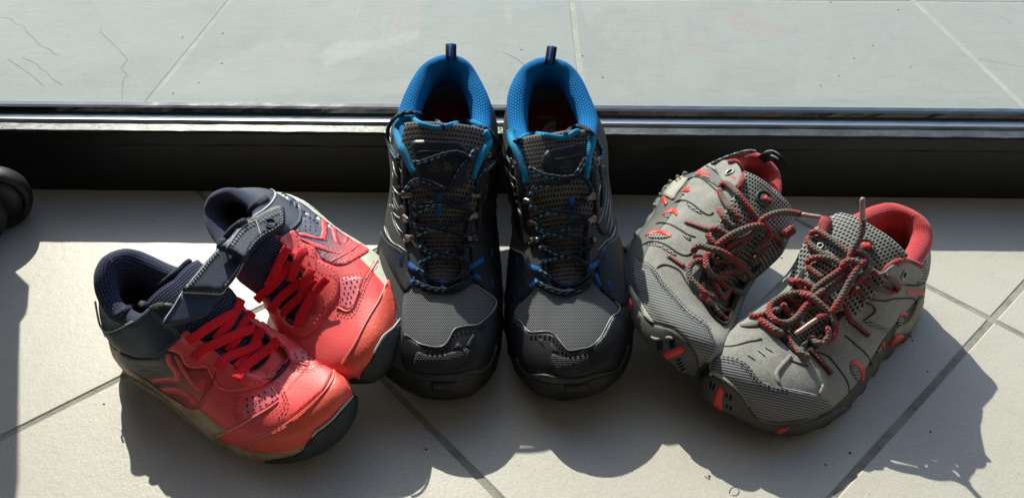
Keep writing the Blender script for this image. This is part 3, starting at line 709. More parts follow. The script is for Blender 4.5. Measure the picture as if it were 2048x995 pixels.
    def blob(s, name, x, y, rx, ry, mat, ang=0.0, hgt=.003, lift=0.0, sub=None):
        f = s.frame(x, y)
        if f is None: print('no blob', s.n, name); return
        P, N, X, Y = f; D = np.linalg.norm(P-CAM)/F_PX; c, sn = math.cos(ang), math.sin(ang); A = X*c-Y*sn; B = X*sn+Y*c; V, F = [], []; nu, nv = 14, 6
        for j in range(nv):
            e = j/(nv-1)*math.pi/2
            for i in range(nu): t = 2*math.pi*i/nu; V.append(P+N*(lift+hgt*math.sin(e)-.0005*(j == 0))+(A*math.cos(t)*rx*D+B*math.sin(t)*ry*D)*math.cos(e))
        for j in range(nv-1):
            for i in range(nu): a = j*nu+i; b = j*nu+(i+1) % nu; F.append((a, b, b+nu, a+nu))
        return mesh_obj(name, np.array(V)-s.base, F, mat, s.root)
    def hook(s, x, y, toward, size=20):
        """lace hook: round rivet and a bent tapered plate; toward = angle on the photo (radians) of the open end"""
        f = s.frame(x, y)
        if f is None: print('no hook'); return
        P, N, X, Y = f; D = np.linalg.norm(P-CAM)/F_PX; A = X*math.cos(toward)-Y*math.sin(toward)*1.0; B = np.cross(N, A); L = size*D; w = L*.27
        prof = [(-.42,.5,.0),(-.36,.95,.0008),(-.2,1.12,.0014),(0,1.0,.0016),(.18,.85,.0022),(.36,.78,.0030),(.5,.62,.0030),(.6,.45,.0022)]
        V, F = [], []
        for a, b, h in prof:
            for q in (-1,-.5,0,.5,1): V.append(P+A*a*L+B*q*w*b+N*(h+.0008*(1-q*q)+.0012))
        nq = 5; n0 = len(V)
        for a, b, h in prof:
            for q in (-1,-.5,0,.5,1): V.append(P+A*a*L+B*q*w*b+N*(h+.0002))
        g = grid_faces(len(prof), nq); F = g+[tuple(i+n0 for i in q[::-1]) for q in g]; bd = [j for j in range(nq)]+[i*nq+nq-1 for i in range(1, len(prof))]+[(len(prof)-1)*nq+j for j in range(nq-2,-1,-1)]+[i*nq for i in range(len(prof)-2,0,-1)]
        F += [(a, b, b+n0, a+n0) for a, b in zip(bd, bd[1:]+bd[:1])]
        o = mesh_obj('lace_hook', np.array(V)-s.base, F, M['hook'], s.root)
        W = np.array([P-A*L*.16+N*.0034+(A*math.cos(t)+B*math.sin(t))*w*.62 for t in np.linspace(0, 2*math.pi, 19)])
        s.tube('rivet_ring', W, .00035, M['hook'], None, 6, ([0,1],[1,1]), 1.0, np.tile(N, (19,1)), parent=o); return o
# ------------------------------------------------------------------ floor, terrace, sill
def clip_poly(poly, f):
    out = []
    for i in range(len(poly)):
        a, b = poly[i-1], poly[i]; fa, fb = f(a), f(b)
        if (fa >= 0) != (fb >= 0): t = fa/(fa-fb); out.append((a[0]+(b[0]-a[0])*t, a[1]+(b[1]-a[1])*t))
        if fb >= 0: out.append(b)
    return out
def tile_obj(name, poly, z, mat, parent, th=.008, bev=.0009):
    c = np.mean(poly, axis=0); P = np.array(poly); n = len(P)
    if sum(P[i-1][0]*P[i][1]-P[i][0]*P[i-1][1] for i in range(n)) < 0: P = P[::-1]
    d = P-c; L = np.linalg.norm(d, axis=1)[:,None]; inn = c+d*(1-bev*1.4/L)
    V = [(*p, z) for p in inn]+[(*p, z-bev*.7) for p in P]+[(*p, z-th) for p in P]
    F = [tuple(range(n))]+[(i, i+n, (i+1) % n+n, (i+1) % n) for i in range(n)]+[(i+n, i+2*n, (i+1) % n+2*n, (i+1) % n+n) for i in range(n)]
    F = [F[0]]+[tuple(reversed(f)) if False else f for f in F[1:]]
    o = mesh_obj(name, np.array(V)-np.array([c[0], c[1], 0]), F, mat, parent, None, False); o.location = (c[0], c[1], 0); return o
def sheet(name, x0, x1, y0, y1, z, mat, kind='structure'):
    return mesh_obj(name, [(x0,y0,z),(x1,y0,z),(x1,y1,z),(x0,y1,z)], [(0,1,2,3)], mat, None, None, False, kind)
SILL_Y = .6895
flo = mesh_obj('floor', [(-2.2,-2.6,-.0009),(2.2,-2.6,-.0009),(2.2,.14,-.0009),(-2.2,.14,-.0009),(-2.2,SILL_Y+.02,-.0009),(2.2,SILL_Y+.02,-.0009)], [(0,1,2,3),(3,2,5,4)], M['floor_tile'], None, None, False, 'structure')
flo.data.materials.append(M['grout']); flo.data.polygons[1].material_index = 1
wm = rubber('wall_paint', (.38,.36,.33), .9, (.34,.325,.30), .0001)
def slab(name, x0, x1, y0, y1, z0, z1):
    V = [(x, y, z) for z in (z0, z1) for y in (y0, y1) for x in (x0, x1)]
    return mesh_obj(name, V, [(0,2,3,1),(4,5,7,6),(0,1,5,4),(2,6,7,3),(0,4,6,2),(1,3,7,5)], wm, None, None, False, 'structure')
slab('ceiling', -2.25, 2.25, -2.65, .70, 2.35, 2.45); slab('wall_back', -2.25, 2.25, -2.7, -2.6, -.1, 2.35)
slab('wall_left', -2.3, -2.2, -2.6, .70, -.1, 2.35); slab('wall_right', 2.2, 2.3, -2.6, .70, -.1, 2.35); slab('wall_over_door', -2.3, 2.3, .70, .80, 2.05, 2.45)
a_ = math.radians(48.5); U = np.array([math.sin(a_), math.cos(a_)]); Vv = np.array([-math.cos(a_), math.sin(a_)]); TS_, GJ = .4515, .0028
for i in range(-5, 6):
    for j in range(-5, 6):
        u0, v0 = .1965+TS_*i, .078+TS_*j; cs = [(u0+GJ, v0+GJ), (u0+TS_-GJ, v0+GJ), (u0+TS_-GJ, v0+TS_-GJ), (u0+GJ, v0+TS_-GJ)]
        poly = [tuple(U*a+Vv*b) for a, b in cs]
        poly = clip_poly(poly, lambda p: (SILL_Y+.018)-p[1]); 
        if len(poly) >= 3: poly = clip_poly(poly, lambda p: 1.55-abs(p[0]) if True else 0)
        if len(poly) < 3: continue
        x = [p[0] for p in poly]; y = [p[1] for p in poly]
        if min(y) > SILL_Y-.001 or max(y) < .12 or max(x) < -.95 or min(x) > .95: continue
        tile_obj('tile', poly, 0.0, M['floor_tile'], flo)
ter = sheet('terrace', -3, 3, .74, 4.5, -.0207, M['grout_out'])
for i in range(-4, 4):
    for j in range(-1, 4):
        x0 = -.505+.600*i; y0 = 1.315+.60*(j-1); g = .004
        poly = [(x0+g, y0+g), (x0+.600-g, y0+g), (x0+.600-g, y0+.60-g), (x0+g, y0+.60-g)]
        poly = clip_poly(poly, lambda p: p[1]-.775)
        if len(poly) < 3: continue
        xs_ = [p[0] for p in poly]; ys_ = [p[1] for p in poly]
        if max(xs_) < -1.3 or min(xs_) > 1.3 or min(ys_) > 2.2: continue
        tile_obj('tile', poly, -.020, M['terrace_tile'], ter)
def extr(name, prof, mat, parent=None, x0=-1.5, x1=1.5, wob=0.0, seg=240):
    xs = np.linspace(x0, x1, seg); V = []; n = len(prof)
    for x in xs:
        for k, (y, z) in enumerate(prof): V.append((x, y+wob*rng.randn()*.5, z+wob*rng.randn()*.6))
    F = [(i*n+k, i*n+(k+1) % n, (i+1)*n+(k+1) % n, (i+1)*n+k) for i in range(seg-1) for k in range(n)]
    F += [tuple(range(n-1, -1, -1)), tuple((seg-1)*n+k for k in range(n))]
    return mesh_obj(name, V, F, mat, parent, None, False)
df = bpy.data.objects.new('door_frame', None); COL.objects.link(df); df.location = (0, SILL_Y-.007, 0); df.rotation_euler.z = -.016; ter.rotation_euler.z = -.016; ter.location = (-.0115, -.007, 0)
tag(df, 'black painted door sill across the floor behind the shoes, with worn top edge', 'door frame')
def dpart(o): o.parent = df; o.location = (0, -SILL_Y, 0); return o
dpart(extr('sill_face', [(.6915,0),(.6915,.0585),(.6905,.0600),(.6895,.0615),(.6895,.0745),(.6905,.0762),(.700,.0765),(.700,0)], M['black_paint'], wob=.00012))
dpart(extr('sill_top', [(.6903,.0760),(.6908,.0772),(.7030,.0776),(.7040,.0766),(.7040,.060),(.6903,.060)], M['worn_paint'], wob=.0003))
dpart(extr('track_groove', [(.7040,.050),(.7040,.0700),(.7105,.0700),(.7105,.050)], M['dark']))
dpart(extr('track_rail', [(.7105,.050),(.7105,.0772),(.7115,.0782),(.7180,.0792),(.7215,.0792),(.7215,.050)], M['track_metal'], wob=.00008))
dpart(extr('bottom_rail', [(.7215,.050),(.7215,.0820),(.7225,.0865),(.7260,.0875),(.7330,.0875),(.7340,-.02),(.7600,-.02),(.7600,-.03),(.7215,-.03)], M['gloss_black'], wob=.00012))
m, nt_, b_ = new_mat('clear_glass', (.9,.95,.93), .02); tr = nt_.nodes.new('ShaderNodeBsdfTransparent'); tr.inputs[0].default_value = (.93,.965,.95,1)
gl = nt_.nodes.new('ShaderNodeBsdfGlossy'); gl.inputs['Roughness'].default_value = .01; gl.inputs[0].default_value = (1,1,1,1); mx = nt_.nodes.new('ShaderNodeMixShader'); mx.inputs[0].default_value = .03
nt_.links.new(tr.outputs[0], mx.inputs[1]); nt_.links.new(gl.outputs[0], mx.inputs[2]); nt_.links.new(mx.outputs[0], nt_.nodes['Material Output'].inputs[0]); M['glass'] = m
g_ = mesh_obj('glass_pane', [(-1.5,.730,.088),(1.5,.730,.088),(1.5,.730,2.05),(-1.5,.730,2.05),(-1.5,.734,.088),(1.5,.734,.088),(1.5,.734,2.05),(-1.5,.734,2.05)], [(0,1,2,3),(7,6,5,4),(3,2,6,7),(0,3,7,4),(1,5,6,2)], M['glass'], None, None, False); dpart(g_)

# unseen left door jamb, its notched edge shaped to cast the floor shadow
ta_ = math.tan(SUN_AZ); JE = [(-.498,.589),(-.484,.566),(-.477,.556),(-.455,.518),(-.442,.489),(-.4385,.478),(-.4395,.470),(-.420,.430),(-.407,.404),(-.385,.360),(-.358,.307)]
je = [(X-ta_*(.715-Y), SUN_SLOPE*(.715-Y)) for X, Y in [(a-.004, b) for a, b in JE]]; je = [(min(x_, -.567) if z_ < .16 else x_, z_) for x_, z_ in je]; je = [(je[0][0], .0785)]+je+[(je[-1][0]+.004, 1.0), (je[-1][0]+.004, 2.05)]
JV = [(x_, y_, z_) for x_, z_ in je for y_ in (.700, .729)]+[(-1.5, y_, z_) for x_, z_ in je for y_ in (.700, .729)]; n_ = len(je); JF = []
for i in range(n_-1):
    a_i = 2*i; JF += [(a_i, a_i+1, a_i+3, a_i+2), (a_i, a_i+2, a_i+2+2*n_, a_i+2*n_), (a_i+1, a_i+1+2*n_, a_i+3+2*n_, a_i+3)]
dpart(mesh_obj('shadow_jamb', JV, JF, M['black_paint'], None, None, False))
# ------------------------------------------------------------------ blue hiking shoes, middle pair
CM = dict(upper=M['c_side'], midsole=M['c_rubber'], outsole=M['c_rubber'], lining=M['c_lining'], insole=M['c_insole'], tongue=M['c_mesh'], lug=.010, nlug=30, throat=M['c_navy'], inner=M['c_heelin'])
def heel_loop(k, x0, y0, x1, y1, wpx, mats, d=None):
    """webbing loop standing up from the heel"""
    h = k.hit(x0, y0+6) or k.hit(x0, y0+12); D = h[2]
    A = CAM+ray(x0, y0+5)*D; B = CAM+ray(x1, y1)*(D+.004); n = 18; W, N = [], []
    v = -ray(x0, y0)
    for t in np.linspace(0, 1, n):
        s_ = t*2 if t < .5 else (1-t)*2; z = .0045*math.sin(math.pi*t)
        off = (-.5+t)*.0075*1.0
        W.append(A+(B-A)*min(1, 1.25*math.sin(math.pi*t*.999)**.75/1.25) - v*off)
    W = np.array(W); T = np.gradient(W, axis=0); side = np.cross(B-A, v); side /= np.linalg.norm(side); N = np.cross(T, side); N /= np.linalg.norm(N, axis=1)[:,None]
    w = wpx*D/F_PX
    k.strip('pull_loop', W, N, mats[0], w, .0016); k.strip('loop_stripe', W+N*.0004, N, mats[1], w*.42, .0018); k.strip('loop_stripe', W-N*.0004, N, mats[1], w*.42, .0018)
def pair_c(n, T):
    k = Kit(n, CM, T['label'], 'pair of black and blue hiking shoes'); L = T
    k.patch('vamp_panel', L['vamp'], M['c_vamp'], .0002, .0006, bvh=True)
    for nm, p in L['films']: k.patch('film_overlay', p, M['c_tpu'], .0004, .0012, bvh=True)
    k.patch('toe_cap', L['toe'], M['c_tpu'], .0006, .0016, bvh=True)
    k.cord('toe_cap_edge', L['toe_edge'], M['c_line'], .0006, lift=.0004, smooth=1)
    k.stitch('stitching', [(x, y+9) for x, y in L['toe_edge'][3:-6]], M['dark'], .0024, .0014, .0008, .0004, twin=4.5, lift=.0004)
    k.patch('toe_grip', L['grip'], M['c_grip'], .0020, .0006, bvh=True)
    for p in L['tri']: k.patch('vent_triangle', p, M['c_grip'], .0002, .0006, closed_curve=False)
    k.cord('toe_rand_edge', L['rand'], M['c_rubber'], .0016, lift=.0008, smooth=2)
    k.patch('toe_badge', L['badge'], M['c_rubber'], .0002, .0006, closed_curve=False); bx = np.mean(L['badge'], axis=0)
    k.text('badge_lettering', 'VIBRAM', bx[0], bx[1]+1, 8, 0, M['print_dim'], .0016, sx=1.0)
    # tongue label and its print
    k.patch('tongue_label', L['label_poly'], M['c_navy'], .0004, .0016, bvh=True)
    k.cord('label_seam', L['label_seam'], M['seam'], .0006, lift=.0003, smooth=1)
    x, y, a = L['print']
    for j, t in enumerate(('THE', 'NORTH', 'FACE')): k.text('label_lettering', t, x+math.sin(a)*-j*8-(0 if j != 1 else 0), y+j*8.2, 6.4, a, M['print_dim'], .0008, bold=.01)
    ux, uy = L['dome']; k.arc = None
    for r in (17, 11, 5.5): k.cord('label_emblem', [(ux+r*math.cos(t), uy-r*math.sin(t)) for t in np.linspace(.02, math.pi/2, 9)], M['print_dim'], .0009, lift=.0004, smooth=0, squash=.5)
    for p in L['binding']: k.cord('tongue_binding', p, M['c_pipe'], .0023, lift=.0006, smooth=3)
    for p, r in L['piping']: k.cord('collar_piping', p, M['c_pipe'], r, lift=.0010, smooth=4, taper=([0,.5,1],[1,.9,.6]))
    for p in L['ribs']: k.cord('side_rib', p, M['c_line'], .0007, lift=.0003, smooth=1, taper=([0,.5,1],[.5,1,.4]))  # grey tubes trace the highlight arcs of the side overlays
    for p in L['edges']: k.cord('overlay_edge', p, M['c_line'], .0006, lift=.0003, smooth=1); k.stitch('stitching', [(a+L['sd']*6, b+3) for a, b in p], M['print_grey'], .0018, .0012, .0007, .0004)
    for p in L['web']: k.patch('webbing_loop', p, M['c_web'], .0012, .0018, closed_curve=False, rot=.6)
    for p in L['tack']: k.stitch('bar_tack', p, M['c_web'], .0007, .0009, .0032, .0004)
    for x, y, a, s_ in L['hooks']: k.hook(x, y, a, s_)
    for x, y, r in L['eyelets']: k.ringpart('eyelet', x, y, r, M['hook'], .0011)
    for p, lf, kw in L['laces']: k.cord('lace', p, M['c_lace'], .0019, lift=lf, **kw)
    heel_loop(k, *L['loop'], (M['c_black'], M['c_web']))
    for t, x, y, h, a, sx in L['insole']: k.text('insole_lettering', t, x, y, h, a, M['print_grey'], .0005, sx=sx, flip=True)
    if 'idome' in L:
        ux, uy = L['idome']; k.patch('insole_emblem', [(ux, uy), (ux, uy-20), (ux-13, uy-19), (ux-24, uy-10), (ux-29, uy+2), (ux-29, uy+6), (ux, uy+6)], M['print_grey'], .0003, .0003, closed_curve=False)
        for r in (20,): k.cord('insole_emblem_line', [(ux-r*math.cos(t), uy+6-r*.7*math.sin(t)) for t in np.linspace(.1, 1.55, 8)], M['c_insole'], .0007, lift=.0005, smooth=0)
    return k
DC1 = dict(label='left black and blue hiking shoe, its side touched by the tilted coral trainer', sd=-1,
 vamp=[(822,566),(840,574),(860,584),(885,589),(912,585),(932,575),(948,567),(964,578),(978,586),(992,598),(994,609),(985,624),(972,638),(955,650),(930,655),(912,660),(905,672),(896,688),(880,697),(850,694),(825,684),(808,672),(804,640),(806,605),(812,582)],
 films=[('m',[(944,470),(975,455),(998,470),(1003,540),(1004,600),(998,650),(985,625),(990,598),(968,580),(946,562),(940,530)]),('l',[(762,455),(770,450),(785,480),(800,493),(818,506),(818,540),(826,566),(812,585),(795,560),(775,520),(764,490)]),('k',[(800,300),(815,330),(822,365),(815,395),(818,430),(815,470),(806,476),(794,440),(786,400),(790,340)]),('j',[(952,345),(985,310),(996,330),(990,400),(996,455),(960,470),(950,440),(955,400)])],
 toe=[(808,668),(822,676),(836,686),(868,693),(884,692),(894,684),(901,672),(906,662),(914,655),(932,651),(956,647),(970,636),(985,622),(993,610),(1003,640),(1001,680),(992,715),(978,738),(955,744),(930,748),(905,753),(880,754),(850,752),(828,748),(812,738),(805,710)],
 toe_edge=[(808,667),(822,675),(836,685),(852,690),(868,693),(882,692),(892,686),(899,675),(904,665),(912,656),(930,651),(955,648),(969,638),(983,625),(992,610),(991,598),(978,587),(964,578),(953,569)],
 grip=[(836,704),(855,709),(880,710),(905,704),(925,698),(940,700),(935,715),(922,728),(900,735),(870,739),(845,737),(830,728)],
 tri=[[(906,697),(915,684),(924,690),(926,697)],[(932,690),(945,668),(950,671),(940,694)]],
 rand=[(812,738),(828,747),(850,750),(880,752),(905,751),(930,747),(945,742),(960,742),(975,732),(985,715),(993,690)],
 badge=[(862,764),(913,762),(914,777),(864,780)],
 label_poly=[(826,284),(860,281),(900,282),(922,286),(931,298),(938,325),(936,350),(930,372),(900,380),(865,380),(843,374),(836,340),(830,310)],
 label_seam=[(836,304),(860,302),(890,304),(920,307)], **{'print':(868,325,0.0),'dome':(886,343)},
 binding=[[(806,240),(815,237),(826,238),(837,245),(852,251),(870,255),(887,254),(905,249),(925,244),(942,243),(955,248),(966,256)]],
 piping=[([(826,238),(812,237),(799,246),(794,260),(798,278),(805,298),(812,312),(819,330),(827,346)],.0042),([(968,264),(975,275),(976,287),(969,300),(960,318),(952,338),(947,358)],.0038)],
 ribs=[[(777,262),(783,290),(792,320),(803,345)],[(785,318),(790,345),(800,360)],[(785,345),(787,365)],[(785,372),(791,382),(800,390)],[(786,382),(790,400),(797,415),(801,418)],[(786,396),(790,412),(797,424)],[(783,408),(790,420)],[(786,424),(794,433),(803,437)],[(783,425),(786,440),(795,462),(805,476)],[(789,440),(797,456),(808,467)],[(779,408),(781,418)]],
 edges=[[(768,452),(772,465),(779,477),(787,486),(800,493),(815,505)]],
 web=[[(816,521),(836,535),(839,547),(822,542),(817,532)],[(964,514),(966,525),(938,543),(934,534)],[(820,558),(829,555),(832,570),(823,572)],[(944,556),(948,549),(960,554),(962,562)],[(880,560),(890,560),(889,578),(880,578)],[(871,387),(884,386),(883,424),(872,425)],[(870,424),(884,423),(883,432),(871,432)]],
 tack=[[(801,508),(802,528)],[(981,497),(983,515)],[(983,558),(984,577)]],
 hooks=[(814,389,.1,26),(951,391,math.pi-.1,24),(815,437,.15,28),(946,433,math.pi-.3,28),(819,478,.12,30),(944,478,math.pi-.35,28)],
 eyelets=[(798,318,5),(977,310,4)],
 laces=[
  ([(834,537),(845,545),(862,560),(885,568),(908,564),(925,552),(938,540)],.0022,{}),
  ([(822,562),(836,566),(852,573),(872,578),(892,578),(912,573),(932,562),(946,552)],.0018,{}),
  ([(838,528),(855,517),(880,508),(905,502),(928,496),(948,488)],.0030,{}),([(838,492),(852,500),(875,507),(900,511),(925,518),(941,529)],.0048,{}),
  ([(826,474),(845,466),(868,456),(895,452),(918,444),(940,434)],.0036,{}),([(820,448),(838,452),(862,455),(888,460),(912,466),(934,474)],.0052,{}),
  ([(820,436),(835,424),(855,414),(872,408),(895,402),(925,404),(945,394)],.0034,{}),([(818,402),(835,410),(852,408),(885,404),(905,412),(928,416),(946,424)],.0050,{}),
  ([(808,384),(816,374),(823,364),(834,360),(845,361),(862,366),(880,374),(895,377),(905,372),(911,358),(918,344),(928,330),(938,320),(944,308),(950,300),(957,300)],.0036,{}),
  ([(826,322),(836,325),(850,321),(870,314),(892,307),(912,304),(928,309),(940,318),(946,322)],.0048,{}),
  ([(800,324),(790,312),(779,292),(775,272),(778,252),(788,238),(803,228),(820,225),(838,227),(856,233),(872,241),(884,251),(890,258)],[.001,.004,.008,.010,.012,.013,.014,.014,.013,.011,.008,.004,.002],{}),
  ([(966,255),(976,259),(986,269),(994,283),(999,298),(996,313),(985,328),(970,344),(960,362),(958,378),(955,388)],[.003,.006,.008,.009,.008,.006,.005,.004,.003,.003,.002],{}),
 ],
 loop=(902,116,902,89,21), insole=[('N',910,238,9,0,1.0)])
DC2 = dict(label='right black and blue hiking shoe, with the tilted grey suede shoe leaning on its side', sd=1,
 vamp=[(1070,568),(1090,580),(1108,588),(1130,593),(1155,589),(1174,578),(1184,566),(1196,576),(1212,592),(1228,603),(1239,613),(1238,623),(1226,633),(1216,651),(1206,672),(1192,689),(1172,698),(1148,703),(1130,700),(1119,686),(1106,668),(1085,666),(1064,666),(1050,655),(1040,646),(1031,641),(1028,625),(1036,610),(1052,596),(1062,585)],
 films=[('m',[(1017,492),(1040,500),(1052,512),(1055,535),(1058,560),(1068,576),(1050,598),(1034,612),(1020,640),(1012,620),(1012,560)]),('l',[(1228,455),(1236,470),(1244,500),(1250,560),(1256,600),(1240,612),(1222,600),(1200,578),(1194,552),(1195,515),(1212,490)]),('k',[(1008,300),(1030,320),(1045,350),(1052,395),(1060,440),(1062,480),(1045,490),(1030,440),(1018,380),(1008,340)]),('j',[(1178,350),(1205,330),(1213,350),(1214,385),(1226,430),(1232,450),(1205,470),(1190,440),(1186,400)])],
 toe=[(1028,641),(1042,648),(1054,658),(1066,664),(1086,664),(1104,667),(1116,678),(1126,690),(1136,700),(1150,700),(1172,696),(1192,686),(1206,670),(1216,650),(1226,632),(1240,620),(1256,640),(1262,680),(1252,720),(1232,745),(1205,750),(1175,756),(1140,759),(1110,754),(1085,750),(1062,752),(1045,735),(1030,700),(1022,665)],
 toe_edge=[(1033,638),(1042,643),(1050,655),(1060,663),(1072,663),(1092,662),(1106,666),(1116,676),(1124,687),(1134,698),(1142,700),(1160,697),(1178,693),(1192,684),(1204,670),(1214,650),(1224,633),(1236,624),(1240,612),(1230,603)],
 grip=[(1105,708),(1125,714),(1150,714),(1172,708),(1176,722),(1170,735),(1150,742),(1120,746),(1110,735),(1103,722)],
 tri=[[(1101,684),(1117,703),(1103,705)],[(1075,680),(1084,676),(1090,695)]],
 rand=[(1032,715),(1045,738),(1056,748),(1072,750),(1092,751),(1115,756),(1140,759),(1165,757),(1190,750),(1212,746),(1232,740),(1248,715),(1255,690)],
 badge=[(1128,769),(1180,767),(1181,782),(1130,785)],
 label_poly=[(1092,304),(1110,297),(1140,290),(1170,284),(1172,300),(1168,325),(1160,348),(1130,352),(1104,352),(1088,340),(1083,322)],
 label_seam=[(1110,318),(1130,316),(1150,311),(1166,306)], **{'print':(1134,326,-.1),'dome':(1155,343)},
 binding=[[(1036,284),(1044,276),(1054,270),(1066,267),(1082,269),(1102,272),(1122,275),(1140,271),(1152,263),(1160,262)]],
 piping=[([(1022,262),(1024,278),(1031,295),(1038,313),(1044,332),(1050,350),(1052,366)],.0042),([(1182,272),(1184,284),(1179,300),(1176,318),(1175,338),(1172,358)],.0036)],
 ribs=[[(1008,325),(1016,350),(1028,375)],[(1012,335),(1024,352),(1036,362)],[(1205,350),(1200,375),(1196,395)],[(1212,372),(1211,400),(1206,425)],[(1217,385),(1214,415),(1208,440)],[(1221,400),(1219,430),(1212,460)],[(1224,425),(1223,450),(1218,472)],[(1207,420),(1200,440),(1192,452)]],
 edges=[[(1231,452),(1228,465),(1222,476),(1212,482),(1203,492),(1194,502)],[(1018,492),(1030,500),(1044,506),(1050,516),(1054,532),(1056,545)]],
 web=[[(1056,527),(1082,535),(1084,549),(1058,540)],[(1195,521),(1198,531),(1176,545),(1172,536)],[(1061,571),(1074,557),(1078,563),(1065,579)],[(1186,550),(1192,548),(1202,572),(1197,576)],[(1134,566),(1143,566),(1143,583),(1134,583)],[(1136,396),(1147,394),(1150,415),(1147,434),(1139,434),(1139,415)],[(1137,434),(1147,433),(1146,441),(1137,442)]],
 tack=[[(1037,516),(1037,532)],[(1042,576),(1043,592)],[(1210,502),(1213,522)],[(1216,563),(1221,581)]],
 hooks=[(1056,403,.1,24),(1181,394,math.pi-.3,26),(1066,447,.1,26),(1182,440,math.pi-.35,28),(1069,483,.1,30),(1181,481,math.pi-.4,28)],
 eyelets=[(1023,322,5),(1192,325,4.5)],
 laces=[
  ([(1080,540),(1092,550),(1112,566),(1138,573),(1160,567),(1176,555),(1186,545)],.0022,{}),
  ([(1072,562),(1086,570),(1104,578),(1128,584),(1152,580),(1172,570),(1184,558)],.0018,{}),
  ([(1078,528),(1095,520),(1118,515),(1142,508),(1165,502),(1184,494)],.0030,{}),([(1078,494),(1095,498),(1115,507),(1138,512),(1160,520),(1178,532)],.0048,{}),
  ([(1076,478),(1090,470),(1108,464),(1130,458),(1155,450),(1180,444)],.0036,{}),([(1072,455),(1090,463),(1112,466),(1135,472),(1158,476),(1178,482)],.0052,{}),
  ([(1072,438),(1085,428),(1105,424),(1125,420),(1150,412),(1176,400)],.0034,{}),([(1060,412),(1080,418),(1100,422),(1125,424),(1150,426),(1175,434)],.0050,{}),
  ([(1060,398),(1064,384),(1070,374),(1082,369),(1098,370),(1116,368),(1132,365),(1142,362)],.0036,{}),
  ([(1058,334),(1070,341),(1084,348),(1104,352),(1126,355),(1146,353),(1160,353),(1172,360),(1180,373),(1184,386)],.0052,{}),
  ([(1150,350),(1157,341),(1163,331),(1168,322),(1172,315)],.0044,{}),
  ([(1026,330),(1017,316),(1016,302),(1021,291),(1030,283),(1042,278)],[.001,.004,.006,.007,.006,.003],{}),
  ([(1128,272),(1136,262),(1146,254),(1158,252),(1170,256),(1182,265),(1193,280),(1201,296),(1203,310),(1198,320),(1192,327)],[.002,.007,.010,.012,.012,.011,.010,.009,.007,.004,.001],{}),
 ],
 loop=(1099,124,1104,94,20), insole=[('Ortholite',1093,236,9,0,.85)], idome=(1112,262))
KC1 = pair_c('C1', DC1); KC2 = pair_c('C2', DC2)
# ------------------------------------------------------------------ grey and coral shoes, right pair
RM = dict(upper=M['g_suede'], midsole=M['g_rubber'], outsole=M['g_rubber'], lining=M['g_lining'], insole=M['dark'], tongue=M['g_mesh'], lug=.008, nlug=26, throat=M['g_web'])
def z64(x0, y0): return lambda *p: [(x0+a/6.4, y0+b/6.4) for a, b in p]
def rshoe(n, label):
    return Kit(n, RM, label, 'pair of grey suede shoes with coral laces')
k = KR2 = rshoe('R2', 'grey suede shoe standing flat at the far right, its lace tip pointing straight up')
k.patch('toe_rand', [(1421,747),(1452,762),(1474,779),(1491,799),(1502,822),(1515,836),(1535,845),(1562,848),(1600,843),(1637,832),(1660,822),(1690,812),(1680,826),(1650,845),(1620,859),(1590,867),(1560,865),(1520,854),(1480,836),(1440,814),(1415,802),(1399,788),(1398,768),(1408,752)], M['g_rubber'], .0004, .0016, bvh=True)
k.patch('toe_panel', [(1433,711),(1448,713),(1464,717),(1480,720),(1492,728),(1502,741),(1518,758),(1540,769),(1565,774),(1590,779),(1615,784),(1634,790),(1656,803),(1662,815),(1640,827),(1610,835),(1575,839),(1546,839),(1520,834),(1504,820),(1493,799),(1474,780),(1452,764),(1424,748),(1427,728)], M['g_toe'], .0004, .0010, bvh=True, rot=-.22)
k.cord('toe_rand_edge', [(1421,750),(1423,744),(1436,749),(1452,760),(1474,777),(1489,795),(1497,812)], M['g_mid'], .0015, lift=.0004, smooth=2, taper=([0,.2,1],[.8,1,.3]))
k.patch('midsole_strip', [(1510,832),(1530,841),(1550,846),(1575,846),(1605,841),(1637,830),(1622,838),(1600,846),(1575,850),(1548,850),(1528,846)], M['g_mid'], .0003, .0004)
k.patch('sole_insert', [(1570,848),(1580,850),(1573,858),(1563,865),(1547,865),(1558,858)], M['g_red'], .0003, .0006, closed_curve=False)
k.patch('toe_insert', [(1438,773),(1448,777),(1446,790),(1444,803),(1445,820),(1435,814),(1427,808),(1430,792)], M['g_red'], .0003, .0008)
for p in ([(1420,763),(1424,761),(1422,776),(1419,775)], [(1427,766),(1431,767),(1427,780),(1424,778)], [(1452,785),(1456,786),(1455,794),(1451,792)], [(1460,787),(1464,790),(1462,800),(1458,798)], [(1452,807),(1456,809),(1455,816),(1452,815)], [(1460,810),(1464,812),(1463,820),(1459,818)]):
    k.patch('rand_slot', p, M['dark'], .0001, .0002, closed_curve=False)
for p in ([(1441,692),(1455,692),(1471,690),(1485,686),(1499,682),(1512,680),(1524,676)],): k.cord('suede_seam', p, M['seam'], .0007, lift=.0002, smooth=1)
for p in ([(1581,708),(1577,716),(1568,726),(1559,736),(1553,746),(1554,757),(1560,768)], [(1645,768),(1643,778),(1637,790)]): k.cord('suede_ridge', p, M['g_suede'], .0017, lift=.0004, smooth=1); k.cord('suede_seam', [(a-3, b) for a, b in p], M['seam'], .0006, lift=.0003, smooth=1)
k.cord('suede_seam', [(1579,719),(1592,724),(1606,728),(1617,732)], M['seam'], .0008, lift=.0003, smooth=1)
for p in ([(1530,695),(1546,704)], [(1515,700),(1531,713)], [(1495,710),(1511,720)]): k.cord('suede_slit', p, M['dark'], .0005, lift=.0002, smooth=0)
k.stitch('stitching', [(1445,714),(1470,718),(1492,730),(1506,746),(1522,765),(1545,775),(1575,781)], M['dark'], .0022, .0012, .0008, .0004, twin=5)
